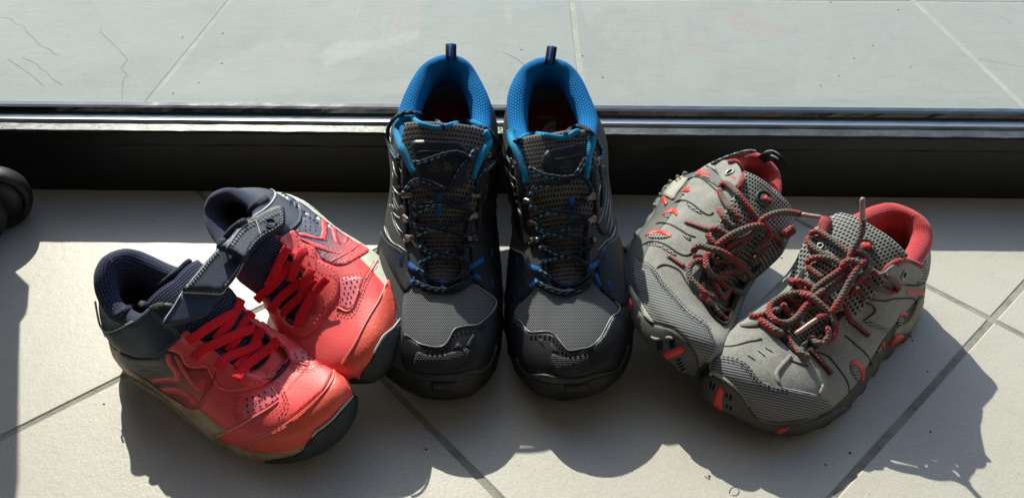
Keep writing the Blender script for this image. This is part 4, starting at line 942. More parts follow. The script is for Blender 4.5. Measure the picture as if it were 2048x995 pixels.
# ovals on the outer side
for cres, mesh_ in (([(1699,725),(1706,719),(1716,721),(1725,731),(1730,746),(1727,760),(1720,767),(1723,750),(1718,737),(1709,729)], [(1700,728),(1709,730),(1717,739),(1721,752),(1717,764),(1707,753),(1700,739)]),
                    ([(1752,683),(1757,676),(1765,677),(1770,687),(1766,702),(1764,690),(1758,684)], [(1751,688),(1758,685),(1763,692),(1763,702),(1757,708),(1752,699)]),
                    ([(1798,630),(1805,623),(1814,624),(1813,632),(1806,631)], [(1795,637),(1804,632),(1807,639),(1800,653),(1793,646)])):
    k.patch('vent_mesh', mesh_, M['g_mesh'], .0003, .0004); k.patch('vent_crescent', cres, M['g_red'], .0002, .0005, closed_curve=False, step=3.0)
k.patch('sole_insert', [(1779,685),(1788,671),(1796,667),(1803,669),(1802,675),(1790,684),(1778,690)], M['g_red'], .0016, .0010)
k.patch('heel_sole_foam', [(1834,600),(1846,596),(1842,618),(1832,640),(1815,664),(1795,668),(1785,672),(1792,655),(1812,645),(1826,622)], M['g_mid'], .0006, .0008)
k.patch('side_vent', [(1726,641),(1740,642),(1757,648),(1772,653),(1783,660),(1782,667),(1770,662),(1752,655),(1736,650)], M['g_mesh'], .0002, .0005)
for p in ([(1620,698),(1633,704),(1647,707),(1659,714),(1670,727),(1680,740),(1690,754),(1696,768),(1698,784)], [(1688,670),(1697,676),(1708,685),(1719,695),(1730,705),(1738,716),(1745,731)], [(1722,605),(1734,597),(1752,600),(1772,601),(1788,597),(1810,596),(1828,597),(1834,606),(1828,616),(1819,624)], [(1797,566),(1812,569),(1830,571),(1850,566)], [(1725,641),(1737,634),(1750,622),(1744,610),(1724,606)]):
    k.cord('suede_seam', p, M['seam'], .0008, lift=.0001, smooth=1)
for p, q in (([(1613,700),(1622,694),(1666,744),(1658,750)], [(1620,701),(1661,745)]), ([(1696,643),(1704,638),(1740,668),(1733,674)], [(1702,643),(1735,670)])):
    k.patch('lace_webbing', p, M['g_web'], .0006, .0010, closed_curve=False); k.stitch('webbing_thread', q, M['g_webred'], .0020, .0006, .0014, .0004, lift=.0022)
for p in ([(1480,652),(1500,646),(1525,640),(1520,652),(1497,655)],): k.patch('lace_webbing', p, M['g_tape'], .0006, .0010)
k.text('side_lettering', 'MERRELL', 1832, 585, 10.5, .10, M['g_print'], .0010, sx=.70, bold=.015)
k.patch('heel_mesh', [(1838,528),(1848,524),(1860,505),(1862,520),(1856,545),(1850,566),(1835,568),(1838,550)], M['g_mesh'], .0002, .0004)
k.patch('eyelet_tab', [(1763,556),(1772,541),(1784,531),(1797,525),(1812,524),(1828,529),(1840,537),(1844,550),(1836,562),(1814,567),(1790,566)], M['g_suede'], .0002, .0008, bvh=True, plane=[(1790,556),(1825,556),(1808,562),(1800,545),(1825,545)], lift=.0018)
k.ringpart('eyelet', 1807, 549, 8, M['ring'], .0009); k.ringpart('eyelet', 1641, 492, 5, M['ring'], .0009)
k.cord('collar_piping', [(1764,549),(1772,538),(1784,528),(1797,522),(1812,521),(1828,526),(1843,532)], M['g_lining'], .0026, lift=.0012, smooth=3, taper=([0,.2,1],[.6,1,.9]))
k.cord('collar_piping', [(1652,434),(1650,448),(1648,462),(1646,478)], M['g_lining'], .0055, lift=.001, smooth=3, taper=([0,.3,1],[.7,1,.6]))
k.ringpart('tongue_button', 1730, 494, 13, M['g_rubber'], .0012, 'seam', .0016); k.blob('tongue_button_face', 1730, 495, 11, 11, M['g_tape'], 0, .0024, .001)
k.patch('button_emblem', [(1721,491),(1727,486),(1729,492),(1735,487),(1741,494),(1736,504),(1731,498),(1727,503)], M['g_print'], .0037, .0004, closed_curve=False)
G = M['g_lace']
def lace(k, pts, lf, r=.0026, name='lace', mat=None, **kw): return k.cord(name, pts, mat or G, r, lift=lf, smooth=kw.pop('smooth', 6), **kw)
lace(k, [(1498,630),(1512,632),(1528,628),(1545,622),(1560,618)], .0018)
lace(k, [(1517,638),(1528,646),(1540,654),(1552,661),(1566,668)], .0030, .0032)
lace(k, [(1573,671),(1578,680),(1588,692),(1600,703),(1610,711),(1619,708)], .0024)
lace(k, [(1634,681),(1622,676),(1610,690),(1600,703)], .0016)
lace(k, [(1619,471),(1625,465),(1636,463),(1650,470),(1666,481),(1678,491),(1690,500),(1700,512)], .0044)
lace(k, [(1619,471),(1616,480),(1620,488),(1630,497),(1642,505),(1656,514)], .0034)
lace(k, [(1611,528),(1619,520),(1631,515),(1650,515),(1669,520),(1684,531),(1692,540)], .0040)
lace(k, [(1614,531),(1622,539),(1633,547),(1646,557)], .0030)
lace(k, [(1693,530),(1680,540),(1666,550),(1650,561),(1636,572),(1624,586)], .0062)
lace(k, [(1697,540),(1684,551),(1668,563),(1652,575),(1640,587),(1630,600)], .0054)
lace(k, [(1700,556),(1686,565),(1672,574),(1655,586),(1645,600)], .0046)
lace(k, [(1576,592),(1588,600),(1600,612),(1612,608),(1600,570),(1590,562),(1576,560)], .0026)
lace(k, [(1582,565),(1596,562),(1612,566),(1628,573),(1640,583)], .0036)
lace(k, [(1636,589),(1622,589),(1606,586),(1590,586),(1574,589),(1560,595),(1547,603),(1539,614),(1539,627),(1548,638),(1564,645),(1581,643),(1596,631),(1608,616),(1620,603),(1634,590),(1650,578)], [.006,.006,.0055,.005,.005,.005,.005,.005,.005,.005,.0055,.006,.007,.008,.008,.008,.007])
lace(k, [(1600,588),(1620,592),(1636,603),(1648,615),(1660,628),(1668,642),(1671,657),(1667,672),(1656,683),(1641,686),(1627,682),(1617,674)], [.008,.010,.010,.009,.008,.006,.005,.0045,.004,.004,.004,.004])
lace(k, [(1652,652),(1657,662),(1656,674),(1648,683)], .0048)
lace(k, [(1655,600),(1640,606),(1622,613),(1610,622),(1603,634),(1602,646),(1609,655)], .0050)
lace(k, [(1565,605),(1572,618),(1580,630),(1592,634)], .0028); lace(k, [(1590,640),(1598,650),(1606,656)], .003)
lace(k, [(1734,520),(1722,528),(1712,541),(1702,559),(1693,576),(1683,594),(1672,612),(1661,627)], [.010,.0105,.011,.011,.010,.010,.010,.009], .0028)
lace(k, [(1700,516),(1708,509),(1720,507),(1731,511),(1738,522),(1738,535),(1731,547),(1720,556),(1712,566)], [.006,.007,.008,.009,.010,.010,.009,.008,.007])
lace(k, [(1684,536),(1690,524),(1702,521),(1714,524),(1722,534)], .0110, .0027)
lace(k, [(1698,520),(1702,508),(1708,495),(1716,482),(1722,468),(1725,452),(1725,436)], [.008,.010,.012,.015,.018,.022,.026])
k.cord('lace_tip', [(1725,440),(1725,425),(1725,410),(1725,395)], M['g_tip'], .0021, lift=[.026,.028,.030,.032], smooth=0, flat=[0.0,0.0])
lace(k, [(1655,628),(1648,631),(1640,634),(1634,638)], [.008,.009,.010,.011]); k.cord('lace_tip', [(1637,636),(1620,647),(1605,658),(1590,668)], M['g_tip'], .0019, lift=[.010,.010,.009,.008], smooth=3)
lace(k, [(1725,536),(1739,539),(1756,547),(1770,551),(1783,558),(1793,567),(1796,576),(1789,584)], .0030, .0024)
lace(k, [(1789,584),(1776,583),(1762,578),(1748,572),(1734,563),(1722,560)], .0026, .0023)
lace(k, [(1700,590),(1712,578),(1724,585),(1730,600)], .0020, .0022); lace(k, [(1690,610),(1694,622),(1700,634),(1706,641)], .0022, .0022)
# ---- R1
k = KR1 = rshoe('R1', 'grey suede shoe tilted onto its inner side, leaning on the black and blue hiking shoe')
k.patch('toe_rand', [(1262,596),(1270,604),(1281,622),(1297,636),(1311,649),(1328,653),(1349,660),(1366,674),(1380,688),(1391,706),(1396,727),(1391,744),(1384,752),(1365,741),(1345,724),(1325,704),(1300,684),(1278,661),(1262,639),(1252,612),(1250,600)], M['g_rubber'], .0006, .0018, bvh=True)
k.patch('toe_panel', [(1268,518),(1281,524),(1299,534),(1309,545),(1319,562),(1331,578),(1342,590),(1352,600),(1362,612),(1375,625),(1392,636),(1410,649),(1420,664),(1427,681),(1430,694),(1416,715),(1397,732),(1393,708),(1381,687),(1366,671),(1349,657),(1328,650),(1312,647),(1300,633),(1290,617),(1281,598),(1272,575),(1266,548)], M['g_toe2'], .0004, .0010, bvh=True, rot=.05)
k.patch('midsole_strip', [(1262,572),(1270,585),(1281,600),(1290,617),(1302,635),(1311,648),(1300,642),(1288,630),(1276,614),(1266,598),(1260,582)], M['g_mid'], .0010, .0010)
k.patch('toe_insert', [(1311,706),(1325,706),(1340,701),(1353,695),(1363,692),(1368,701),(1356,709),(1342,715),(1324,721)], M['g_red'], .0003, .0008)
k.patch('sole_insert', [(1257,596),(1265,593),(1267,604),(1261,618),(1255,624),(1252,610)], M['g_red'], .0003, .0007)
for p in ([(1302,673),(1310,677),(1319,677)], [(1331,675),(1338,674),(1346,677)]): k.cord('rand_highlight_rib', p, M['g_mid'], .0010, lift=.0006, smooth=0)
for i in range(5):
    for q in ([(1313,684+i*5.2),(1326,681+i*5)], [(1338,683+i*4.2),(1350,677+i*4.6)]): 
        if i < 4: k.cord('rand_slot', q, M['dark'], .0007, lift=.0002, smooth=0)
for i in range(4): k.cord('rand_slot', [(1352+i*3,722+i*6),(1362+i*3,717+i*6)], M['dark'], .0007, lift=.0002, smooth=0)
k.stitch('stitching', [(1270,521),(1284,528),(1300,538),(1310,551),(1320,568),(1334,585),(1348,600),(1360,615),(1374,629),(1392,642),(1408,655),(1417,670)], M['dark'], .0020, .0012, .0008, .0004, twin=-5, lift=.002)
k.patch('heel_sole_foam', [(1381,351),(1374,362),(1366,374),(1356,386),(1347,400),(1338,396),(1328,390),(1335,378),(1346,366),(1358,357),(1372,350)], M['g_mid'], .0008, .0010)
k.patch('sole_insert', [(1324,396),(1331,394),(1336,407),(1330,413)], M['g_red'], .0006, .0007, closed_curve=False)
for x, y, rx, ry, a in ((1246,500,6,7,0),(1241,540,7,14,.1),(1243,580,8,17,-.1),(1343,366,5,3,.6),(1353,357,5,3,.6),(1367,350,6,3,.5),(1334,377,3,5,.5),(1318,392,3,6,.4),(1312,412,3,6,.3)): k.blob('sole_lug', x, y, rx, ry, M['g_rubber'] if x < 1300 else M['g_mid'], a, .004)
for cres, mesh_ in (([(1290,472),(1301,462),(1317,459),(1333,462),(1343,470),(1340,475),(1327,468),(1311,466),(1297,470)], [(1295,471),(1311,467),(1327,469),(1338,474),(1325,478),(1302,477)]),
                    ([(1324,430),(1331,423),(1341,417),(1352,417),(1357,427),(1353,432),(1345,425),(1334,427)], [(1327,431),(1335,428),(1345,427),(1350,433),(1340,437)]),
                    ([(1361,385),(1369,377),(1379,373),(1381,382),(1375,385),(1367,383)], [(1362,387),(1369,384),(1376,386),(1370,392)])):
    k.patch('vent_mesh', mesh_, M['g_mesh'], .0003, .0004); k.patch('vent_crescent', cres, M['g_red'], .0002, .0005, closed_curve=False, step=3.0)
for p in ([(1349,407),(1354,402),(1362,400),(1374,402),(1388,410),(1400,420),(1412,428),(1420,430),(1427,424)], [(1311,448),(1320,445),(1332,446),(1348,452),(1363,461),(1378,470),(1392,474)], [(1283,491),(1291,486),(1301,483),(1318,484),(1336,492),(1352,503),(1366,510),(1376,510),(1384,505)], [(1313,538),(1319,532),(1328,529),(1342,532),(1358,540),(1364,548),(1372,562),(1382,578),(1388,588)], [(1366,374),(1370,364),(1378,357),(1388,354),(1398,354),(1410,361),(1422,371),(1434,382),(1446,394)], [(1412,331),(1426,339),(1440,350),(1448,360)]):
    k.cord('suede_seam', p, M['seam'], .0009, lift=.0001, smooth=1)
for p in ([(1372,404),(1388,413),(1402,424),(1404,429),(1388,422),(1374,411)], [(1370,468),(1382,476),(1380,482),(1366,474)], [(1290,489),(1305,486),(1320,489),(1338,498),(1352,508),(1350,512),(1334,503),(1318,494),(1300,491)]): k.patch('vent_mesh', p, M['g_mesh'], .0002, .0003)
for p, q in (([(1333,514),(1338,509),(1370,530),(1366,537)], [(1338,514),(1366,533)]), ([(1368,446),(1373,440),(1420,456),(1415,464)], [(1373,446),(1414,459)])):
    k.patch('lace_webbing', p, M['g_tape'], .0006, .0010, closed_curve=False); k.stitch('webbing_thread', q, M['g_webred'], .0022, .0004, .0018, .0004, lift=.0022)
k.patch('side_band', [(1383,350),(1404,334),(1414,331),(1448,360),(1438,376),(1410,358),(1394,352)], M['g_tape'], .0003, .0006, closed_curve=False, bvh=True)
k.text('side_lettering', 'MERRELL', 1404, 347, 10, .30, M['g_print'], .0010, sx=.66, bold=.015)
k.patch('heel_mesh', [(1422,326),(1450,313),(1480,303),(1502,299),(1515,303),(1500,307),(1478,314),(1455,322),(1440,326),(1428,330)], M['g_mesh'], .0003, .0005, plane=[(1425,335),(1450,322),(1480,312),(1505,306),(1440,330)], lift=.0010)
k.patch('eyelet_tab', [(1430,333),(1442,323),(1456,321),(1470,325),(1480,336),(1483,350),(1479,364),(1470,375),(1456,378),(1446,366),(1438,350)], M['g_suede'], .0002, .0008, bvh=True, plane=[(1425,345),(1435,360),(1440,375),(1450,385),(1420,355)], lift=.0012)
k.ringpart('eyelet', 1460, 345, 8, M['ring'], .0009)
k.cord('collar_piping', [(1456,323),(1468,324),(1479,331),(1486,343),(1486,357),(1481,370),(1479,380)], M['g_lining'], .0026, lift=.0012, smooth=3)
k.ringpart('tongue_button', 1526, 398, 15, M['g_rubber'], .0012, 'seam', .0016); k.blob('tongue_button_face', 1527, 399, 12, 12, M['g_tape'], 0, .0024, .001)
k.patch('button_emblem', [(1520,401),(1528,392),(1530,398),(1536,397),(1537,404),(1530,405),(1527,403)], M['g_print'], .0037, .0004, closed_curve=False)
k.cord('collar_flap', [(1566,471),(1576,465),(1589,455)], M['g_lining'], .0042, lift=.002, flat=[0.0,0.0])
f0 = k.hit(1532, 316) or k.hit(1528, 322); D0 = f0[2]-.004
W = np.array([CAM+ray(x, y)*(D0-d) for x, y, d in resample([(1524,310,0),(1532,304,.003),(1544,302,.006),(1556,308,.008),(1565,317,.007),(1573,328,.005)], 3.0)]); vv = -ray(1545,305)
dn = np.array([0,-.35,-.9]); dn = dn-vv*(dn@vv); dn /= np.linalg.norm(dn); k.strip('pull_tab', W+dn*.0045, np.tile(vv, (len(W),1)), M['c_black'], .0095, .0012); k.tube('pull_tab_edge', W-dn*.0004, .0006, M['print_grey']); k.tube('pull_tab_emblem', (W+dn*.0042+vv*.0012)[len(W)//3:len(W)*2//3], .0008, M['print_grey'])
lace(k, [(1440,374),(1448,366),(1457,369),(1468,379),(1480,392),(1492,408),(1506,426),(1519,442)], .0038)
lace(k, [(1437,378),(1443,392),(1454,408),(1466,424),(1478,438)], .0026)
lace(k, [(1436,418),(1446,430),(1456,444),(1470,456)], .0026)
lace(k, [(1417,460),(1433,457),(1444,462),(1456,468),(1468,472)], .0030)
lace(k, [(1411,470),(1417,472),(1423,480),(1431,490)], .0026)
lace(k, [(1433,560),(1452,573),(1474,582),(1488,588)], .0020); lace(k, [(1422,560),(1432,572),(1440,586),(1450,600)], .0020)
lace(k, [(1400,586),(1416,600),(1434,612),(1452,622),(1464,618)], .0020); lace(k, [(1455,640),(1440,628),(1426,612),(1412,598)], .0030); lace(k, [(1446,600),(1456,584),(1462,570)], .0020)
lace(k, [(1425,524),(1436,521),(1449,521),(1462,524)], .0034); lace(k, [(1478,500),(1466,520),(1450,545),(1440,565)], .0026); lace(k, [(1500,470),(1490,484),(1476,496),(1460,508),(1444,518)], .0040)
lace(k, [(1436,548),(1445,548),(1455,546),(1466,541),(1476,541),(1484,549),(1492,562)], .0044)
lace(k, [(1389,506),(1388,499),(1394,493),(1404,492),(1420,497),(1436,501),(1450,507),(1464,517),(1480,531),(1495,545),(1506,557)], [.003,.005,.006,.007,.008,.008,.008,.007,.006,.005,.004], .0030)
lace(k, [(1421,515),(1418,508),(1413,512),(1412,522),(1414,535),(1421,546),(1434,554),(1446,555),(1456,551)], [.005,.006,.0065,.007,.007,.007,.006,.005,.005])
lace(k, [(1411,523),(1398,521),(1387,525),(1379,534),(1378,548),(1384,561),(1396,573),(1409,586),(1421,593),(1434,594)], [.004,.005,.006,.0065,.006,.006,.005,.004,.0035,.003])
lace(k, [(1432,494),(1441,485),(1453,476),(1468,467),(1484,460),(1500,454),(1518,451),(1530,454),(1538,463),(1537,474),(1530,484),(1521,493),(1510,502)], [.005,.006,.007,.008,.009,.009,.009,.009,.008,.008,.007,.006,.005], .0030)
lace(k, [(1450,500),(1464,488),(1480,480),(1496,473),(1510,462),(1522,448)], .0046)
lace(k, [(1519,448),(1526,438),(1538,431),(1553,426),(1572,424),(1590,426),(1604,429)], [.008,.010,.012,.014,.016,.018,.020], .0028)
k.cord('lace_tip', [(1602,428),(1618,431),(1632,433),(1645,435)], M['g_tip'], .0020, lift=[.020,.021,.022,.023], smooth=0, flat=[0.0,0.0])
lace(k, [(1540,470),(1552,476),(1562,484),(1560,496)], .0030, .0022); lace(k, [(1536,488),(1524,500),(1512,512),(1500,530)], .002)
# ------------------------------------------------------------------ coral trainers, left pair
LMt = dict(upper=M['r_leather'], midsole=M['r_mid'], outsole=M['r_guard'], lining=M['r_lining'], insole=M['dark'], tongue=M['r_lining'], lug=.0008, nlug=60, throat=M['r_lining'], toemat=M['r_guard'], toerange=(2.2,20.3))
LMt['outsole'] = M['r_mid']; LMt['heelmat'] = M['r_navy']; LM2 = dict(LMt); LM2['midsole'] = M['r_mid2']; LM2['outsole'] = M['r_mid2']
def uvp(x, y): return (x*KPX, -y*KPX)
k = KL1 = Kit('L1', LMt, 'coral red trainer with navy heel, front one of its pair at the far left', 'pair of coral red trainers with navy straps')
gm = gradient_mat('faded_print', (.034,.028,.044), (.62,.06,.065), uvp(330,735), uvp(428,775))
k.patch('print_panel', [(236,702),(262,716),(282,721),(306,718),(322,711),(337,699),(352,703),(363,712),(372,730),(392,738),(414,737),(426,752),(432,772),(415,795),(398,815),(380,817),(350,800),(322,782),(295,762),(262,742),(240,722)], gm, .0001, .0003, bvh=True)
for p in ([(332,708),(340,706),(344,724),(359,742),(361,763),(339,765),(307,767),(295,756),(326,755),(349,751),(348,744),(336,730),(331,717)], [(347,710),(356,711),(367,732),(381,753),(395,766),(407,752),(413,756),(405,783),(392,780),(373,757),(357,732)], [(318,775),(345,773),(365,778),(382,788),(394,803),(388,813),(377,812),(380,804),(368,793),(350,787),(332,787)]):
    k.patch('side_stripe', p, M['r_print'], .00005, .00012, closed_curve=False, bvh=False)
k.patch('heel_counter', [(188,585),(194,615),(200,640),(206,655),(216,664),(233,660),(252,651),(280,634),(305,617),(330,606),(352,612),(366,640),(370,661),(354,682),(337,697),(320,710),(306,717),(280,718),(262,714),(240,704),(224,692),(210,668),(198,635),(189,600)], M['r_navy'], .0004, .0010, bvh=True)
k.cord('heel_piping', [(190,600),(195,630),(200,650),(207,660),(216,664),(233,659),(251,650),(266,642)], M['white_pipe'], .0008, lift=.0012, smooth=1)
k.cord('panel_edge', [(240,705),(262,715),(280,719),(306,718),(321,711),(338,698),(354,683),(370,662)], M['r_navy'], .0008, lift=.0008, smooth=1)
k.stitch('stitching', [(232,692),(250,703),(280,712),(305,710),(330,693),(350,674),(362,655)], M['c_black'], .0018, .0012, .0007, .0004, lift=.002)
perf = [(266+i*6.6, 717+.045*i*i*.6) for i in range(10)]+[(273+i*7.4, 730+i*.9) for i in range(9)]+[(283+i*7.2, 739+i*.8+(.5 if i % 2 else 0)) for i in range(8)]
k.dots('perforations', perf, .0007, M['dark'])
k.patch('eyestay', [(337,697),(350,702),(362,709),(371,727),(388,735),(411,733),(419,743),(429,763),(440,777),(463,783),(489,779),(514,774),(536,764),(556,743),(568,731),(577,716),(579,690),(571,674),(556,659),(535,652),(520,641),(511,630),(497,612),(485,600),(477,592),(476,606),(486,622),(503,645),(530,665),(540,678),(538,710),(522,733),(500,741),(472,734),(441,710),(413,688),(385,670),(371,660),(354,682)], M['r_leather'], .0005, .0014, bvh=True)
k.stitch('stitching', [(372,712),(382,728),(396,731),(413,727),(424,738),(436,760),(446,772),(466,777),(488,773),(512,768),(532,758),(550,740),(563,726),(572,712),(573,692),(566,678),(552,666)], M['r_line'], .0022, .0014, .0009, .0004, lift=.0024)
k.patch('throat_gap', [(371,662),(385,672),(413,690),(441,712),(472,735),(500,742),(521,733),(537,710),(540,679),(530,667),(503,647),(487,626),(476,608),(460,590),(440,600),(415,628),(392,642)], M['r_lining'], -.0012, .0006, bvh=False)
RL = M['r_lace']
def rl(k, pts, lift): k.ribbon('lace', pts, RL, .0071, .0015, lift)
rl(k, [(505,625),(497,635),(488,647),(481,660),(474,674),(466,688),(456,703)], .0016)
rl(k, [(483,598),(476,615),(466,632),(455,650),(444,664),(430,680)], .0016)
rl(k, [(525,655),(520,664),(514,676),(505,694),(494,711),(483,725),(474,735)], .0016)
rl(k, [(374,683),(390,673),(406,662),(424,650),(440,641),(455,632),(470,626)], .0034)
rl(k, [(388,716),(396,706),(407,698),(424,690),(443,682),(460,674),(478,666),(494,661),(510,656)], .0034)
rl(k, [(436,735),(441,727),(450,717),(464,710),(480,704),(495,699),(510,693),(524,687)], .0034)
rl(k, [(557,678),(546,689),(532,700),(515,713),(497,727),(484,742),(472,757)], .0042)
k.patch('toe_cap', [(667,740),(666,755),(651,780),(623,808),(587,838),(553,860),(514,878),(480,891),(510,899),(545,902),(580,898),(606,888),(622,873),(640,858),(664,836),(686,811),(704,790),(697,775),(682,757)], M['r_toe'], .0007, .0008, bvh=True)
k.cord('toe_seam', [(667,738),(666,755),(652,778),(624,806),(588,836),(554,858),(515,877),(482,890)], M['r_edge'], .0006, lift=.0008, smooth=1)
k.patch('toe_overlay', [(557,800),(545,810),(529,820),(508,832),(490,843),(470,854),(452,864),(432,874),(455,884),(480,888),(514,875),(553,856),(587,834),(622,803),(648,778),(662,752),(664,738),(640,728),(622,715),(612,735),(590,760),(572,782)], M['r_leather'], .0001, .0009, bvh=True)
k.cord('overlay_edge', [(557,801),(545,811),(529,821),(508,833),(490,844),(470,855),(452,864),(434,873)], M['r_edge'], .0007, lift=.0006, smooth=1)
k.cord('overlay_edge', [(541,770),(550,783),(558,797)], M['r_edge'], .0006, lift=.0006, smooth=1)
k.patch('vent_panel', [(541,772),(557,797),(540,812),(515,828),(490,841),(486,822),(496,806),(512,792),(528,782)], M['r_vent'], .0001, .0003, closed_curve=False, bvh=True)
z = z64(420,730)
k.dots('perforations', z((475,435),(550,410),(630,385),(700,345),(480,515),(555,490),(630,455),(705,420),(795,400),(490,595),(560,568),(645,525),(720,500),(800,468)), .0008, M['dark'])
k.stitch('stitching', z((380,400),(350,500),(340,600),(370,690)), M['r_line'], .0018, .0012, .0007, .0004, twin=5); k.stitch('stitching', z((800,240),(890,310),(945,400),(960,470),(890,560),(780,640),(650,720)), M['r_line'], .0020, .0012, .0008, .0004, twin=-6, lift=.002)
z = z64(340,580)
k.patch('vent_panel', z((1530,760),(1600,740),(1700,740),(1800,780),(1850,830),(1865,890),(1830,935),(1770,950),(1650,925),(1560,910),(1530,880)), M['r_vent'], .0003, .0004, bvh=True)
k.cord('overlay_edge', z((1560,912),(1650,930),(1770,955),(1830,940),(1870,890),(1865,840),(1830,800)), M['r_edge'], .0006, lift=.0004, smooth=1)
k.dots('perforations', z((1605,822),(1690,800),(1770,810),(1620,860),(1700,865),(1772,840),(1775,875),(1700,912),(1775,930)), .0007, M['dark'])
k.stitch('stitching', z((1540,960),(1650,985),(1780,1000),(1880,960),(1920,890),(1905,830)), M['r_line'], .0018, .0012, .0007, .0004, twin=5)
k.cord('side_crease', [(432,742),(428,755),(420,772),(408,790),(396,806)], M['r_line'], .0005, lift=.0001, smooth=1)
k.patch('toe_guard', [(707,791),(686,814),(664,839),(633,863),(622,875),(612,888),(606,899),(590,908),(562,914),(535,919),(530,920),(560,921),(600,917),(640,903),(672,880),(694,855),(708,822),(711,802)], M['r_guard'], .0008, .0018, bvh=True)
k.cord('guard_edge', [(707,790),(700,798),(686,813),(664,838),(646,853),(632,862),(625,873)], M['white_pipe'], .0008, lift=.0022, smooth=1)
for dy in (0, 6): k.cord('midsole_line', [(260,752+dy*.4),(300,778+dy*.6),(340,803+dy*.8),(380,842+dy*.2),(410,862+dy),(450,885+dy),(500,903+dy),(550,908+dy),(595,903+dy)], M['r_mid'], .0007, lift=.0003, smooth=1)
NV = M['r_navy']; PL1 = [(345,600),(380,560),(400,590),(420,560),(440,600),(350,640),(395,620)]; PL2 = [(470,480),(500,460),(530,440),(555,430),(555,450),(500,490),(530,465)]
k.patch('strap_base', [(366,586),(404,583),(443,587),(449,592),(440,603),(427,613),(418,628),(407,636),(387,643),(363,648),(341,652),(326,648),(332,634),(345,616)], NV, .0035, .0014, closed_curve=False, bvh=True, plane=PL1, lift=.001)
k.patch('strap', [(437,500),(462,511),(487,524),(478,541),(466,559),(454,573),(442,586),(404,585),(365,583),(384,560),(402,538),(420,518)], NV, .0030, .0018, closed_curve=False, bvh=True, plane=PL1, lift=.0045)
k.stitch('stitching', [(437,505),(420,523),(404,543),(386,564),(372,579),(404,580),(440,581),(452,568),(464,553),(481,528)], M['white_thread'], .0019, .0010, .0008, .0004, twin=3.5, lift=.0006)
k.cord('strap_edge', [(437,500),(420,518),(402,538),(384,560),(365,583),(345,616),(331,636),(326,646)], M['white_pipe'], .0005, lift=.0004, smooth=0)
k.cord('strap_edge', [(365,584),(404,586),(442,587),(454,574),(466,560),(478,542),(487,525)], M['white_pipe'], .0006, lift=.0004, smooth=0)
k.cord('tongue_edge', [(284,605),(290,594),(302,584),(316,574),(331,563),(347,550),(362,538),(374,527),(384,521)], M['r_lining'], .0030, lift=.0012, smooth=3)
k.cord('collar_roll', [(232,632),(245,624),(258,616),(272,610),(286,608),(294,614)], M['r_lining'], .0030, lift=.0010, smooth=2)
k.patch('worn_lint', [(300,612),(312,606),(325,604),(334,612),(322,618),(306,622)], suede('lint', (.05,.052,.03)), .0004, .0004)
# ---- L2
k = KL2 = Kit('L2', LM2, 'coral red trainer tilted on its side, wedged between its mate and the hiking shoe', 'pair of coral red trainers with navy straps')
gm2 = gradient_mat('faded_print_b', (.085,.080,.14), (.80,.11,.12), uvp(640,470), uvp(715,505))
k.patch('print_panel', [(594,402),(610,410),(627,424),(645,437),(663,450),(685,466),(712,484),(738,500),(715,517),(690,530),(668,530),(645,520),(636,505),(622,492),(604,482),(594,468),(592,455),(604,442),(600,422)], gm2, .0001, .0003, bvh=True)
for p in ([(595,465),(608,465),(627,471),(641,473),(644,459),(642,437),(652,441),(656,452),(653,482),(634,479),(603,473)], [(662,446),(673,452),(675,471),(682,490),(670,482),(664,465)], [(595,474),(610,478),(627,484),(645,490),(658,499),(681,508),(656,504),(630,496),(610,486)], [(692,472),(700,474),(696,482),(689,488),(687,482)]):
    k.patch('side_stripe', p, M['r_print'], .00005, .00012, closed_curve=False)
z = z64(400,365)
k.dots('perforations', z((1340,370),(1345,440),(1345,500),(1350,560),(1350,610),(1405,390),(1410,450),(1415,510),(1415,560),(1410,605),(1470,430),(1475,480),(1480,520),(1480,565),(1480,610)), .0008, M['dark'])
k.patch('heel_counter', [(550,382),(572,390),(592,402),(598,420),(604,440),(595,454),(577,467),(560,470),(530,462),(510,448),(505,434),(524,421),(541,406)], NV, .0004, .0010, bvh=True)
k.cord('heel_piping', [(505,434),(515,427),(526,420),(538,410),(546,400),(551,390),(548,382),(540,378)], M['white_pipe'], .0008, lift=.0014, smooth=1)
k.stitch('stitching', [(594,406),(600,428),(598,444),(588,455),(576,462)], M['white_thread'], .0018, .0012, .0007, .0004, twin=3, lift=.002)
k.patch('eyestay', [(586,462),(594,474),(600,485),(612,490),(624,494),(632,503),(634,518),(645,525),(657,529),(669,537),(677,551),(679,574),(674,597),(665,610),(656,621),(647,637),(638,652),(627,663),(615,671),(600,673),(588,669),(574,657),(562,642),(548,628),(530,612),(518,600),(510,585),(524,590),(542,604),(560,620),(576,634),(590,640),(606,628),(620,608),(630,588),(633,566),(622,552),(606,540),(592,524),(578,506),(566,490),(558,476),(570,470)], M['r_leather'], .0005, .0014, bvh=True)
k.stitch('stitching', [(590,474),(600,490),(616,496),(626,506),(628,520),(642,530),(658,535),(668,545),(672,560),(671,580),(664,600),(652,616),(642,634),(630,650),(618,662),(604,666)], M['r_line'], .0022, .0014, .0009, .0004, lift=.0024)
k.stitch('stitching', z64(500,480)((990,860),(880,860),(840,950),(800,1000)), M['r_line'], .0018, .0012, .0007, .0004)
rl(k, [(575,495),(568,507),(561,520),(554,535),(548,549),(542,562),(536,572)], .0034)
rl(k, [(614,501),(606,503),(599,514),(592,528),(587,545),(581,562)], .0036)
rl(k, [(625,537),(616,550),(610,563),(607,575),(604,588)], .0030)
rl(k, [(513,600),(526,588),(539,576),(551,563),(563,550),(575,537),(583,525)], .0018)
rl(k, [(540,623),(549,611),(557,599),(567,589),(580,578),(592,570),(604,560)], .0020)
rl(k, [(562,632),(573,618),(586,606),(600,594),(615,582),(630,570),(636,562)], .0026)
rl(k, [(655,556),(643,568),(632,582),(621,596),(613,609),(605,623),(599,637),(596,652)], .0044)
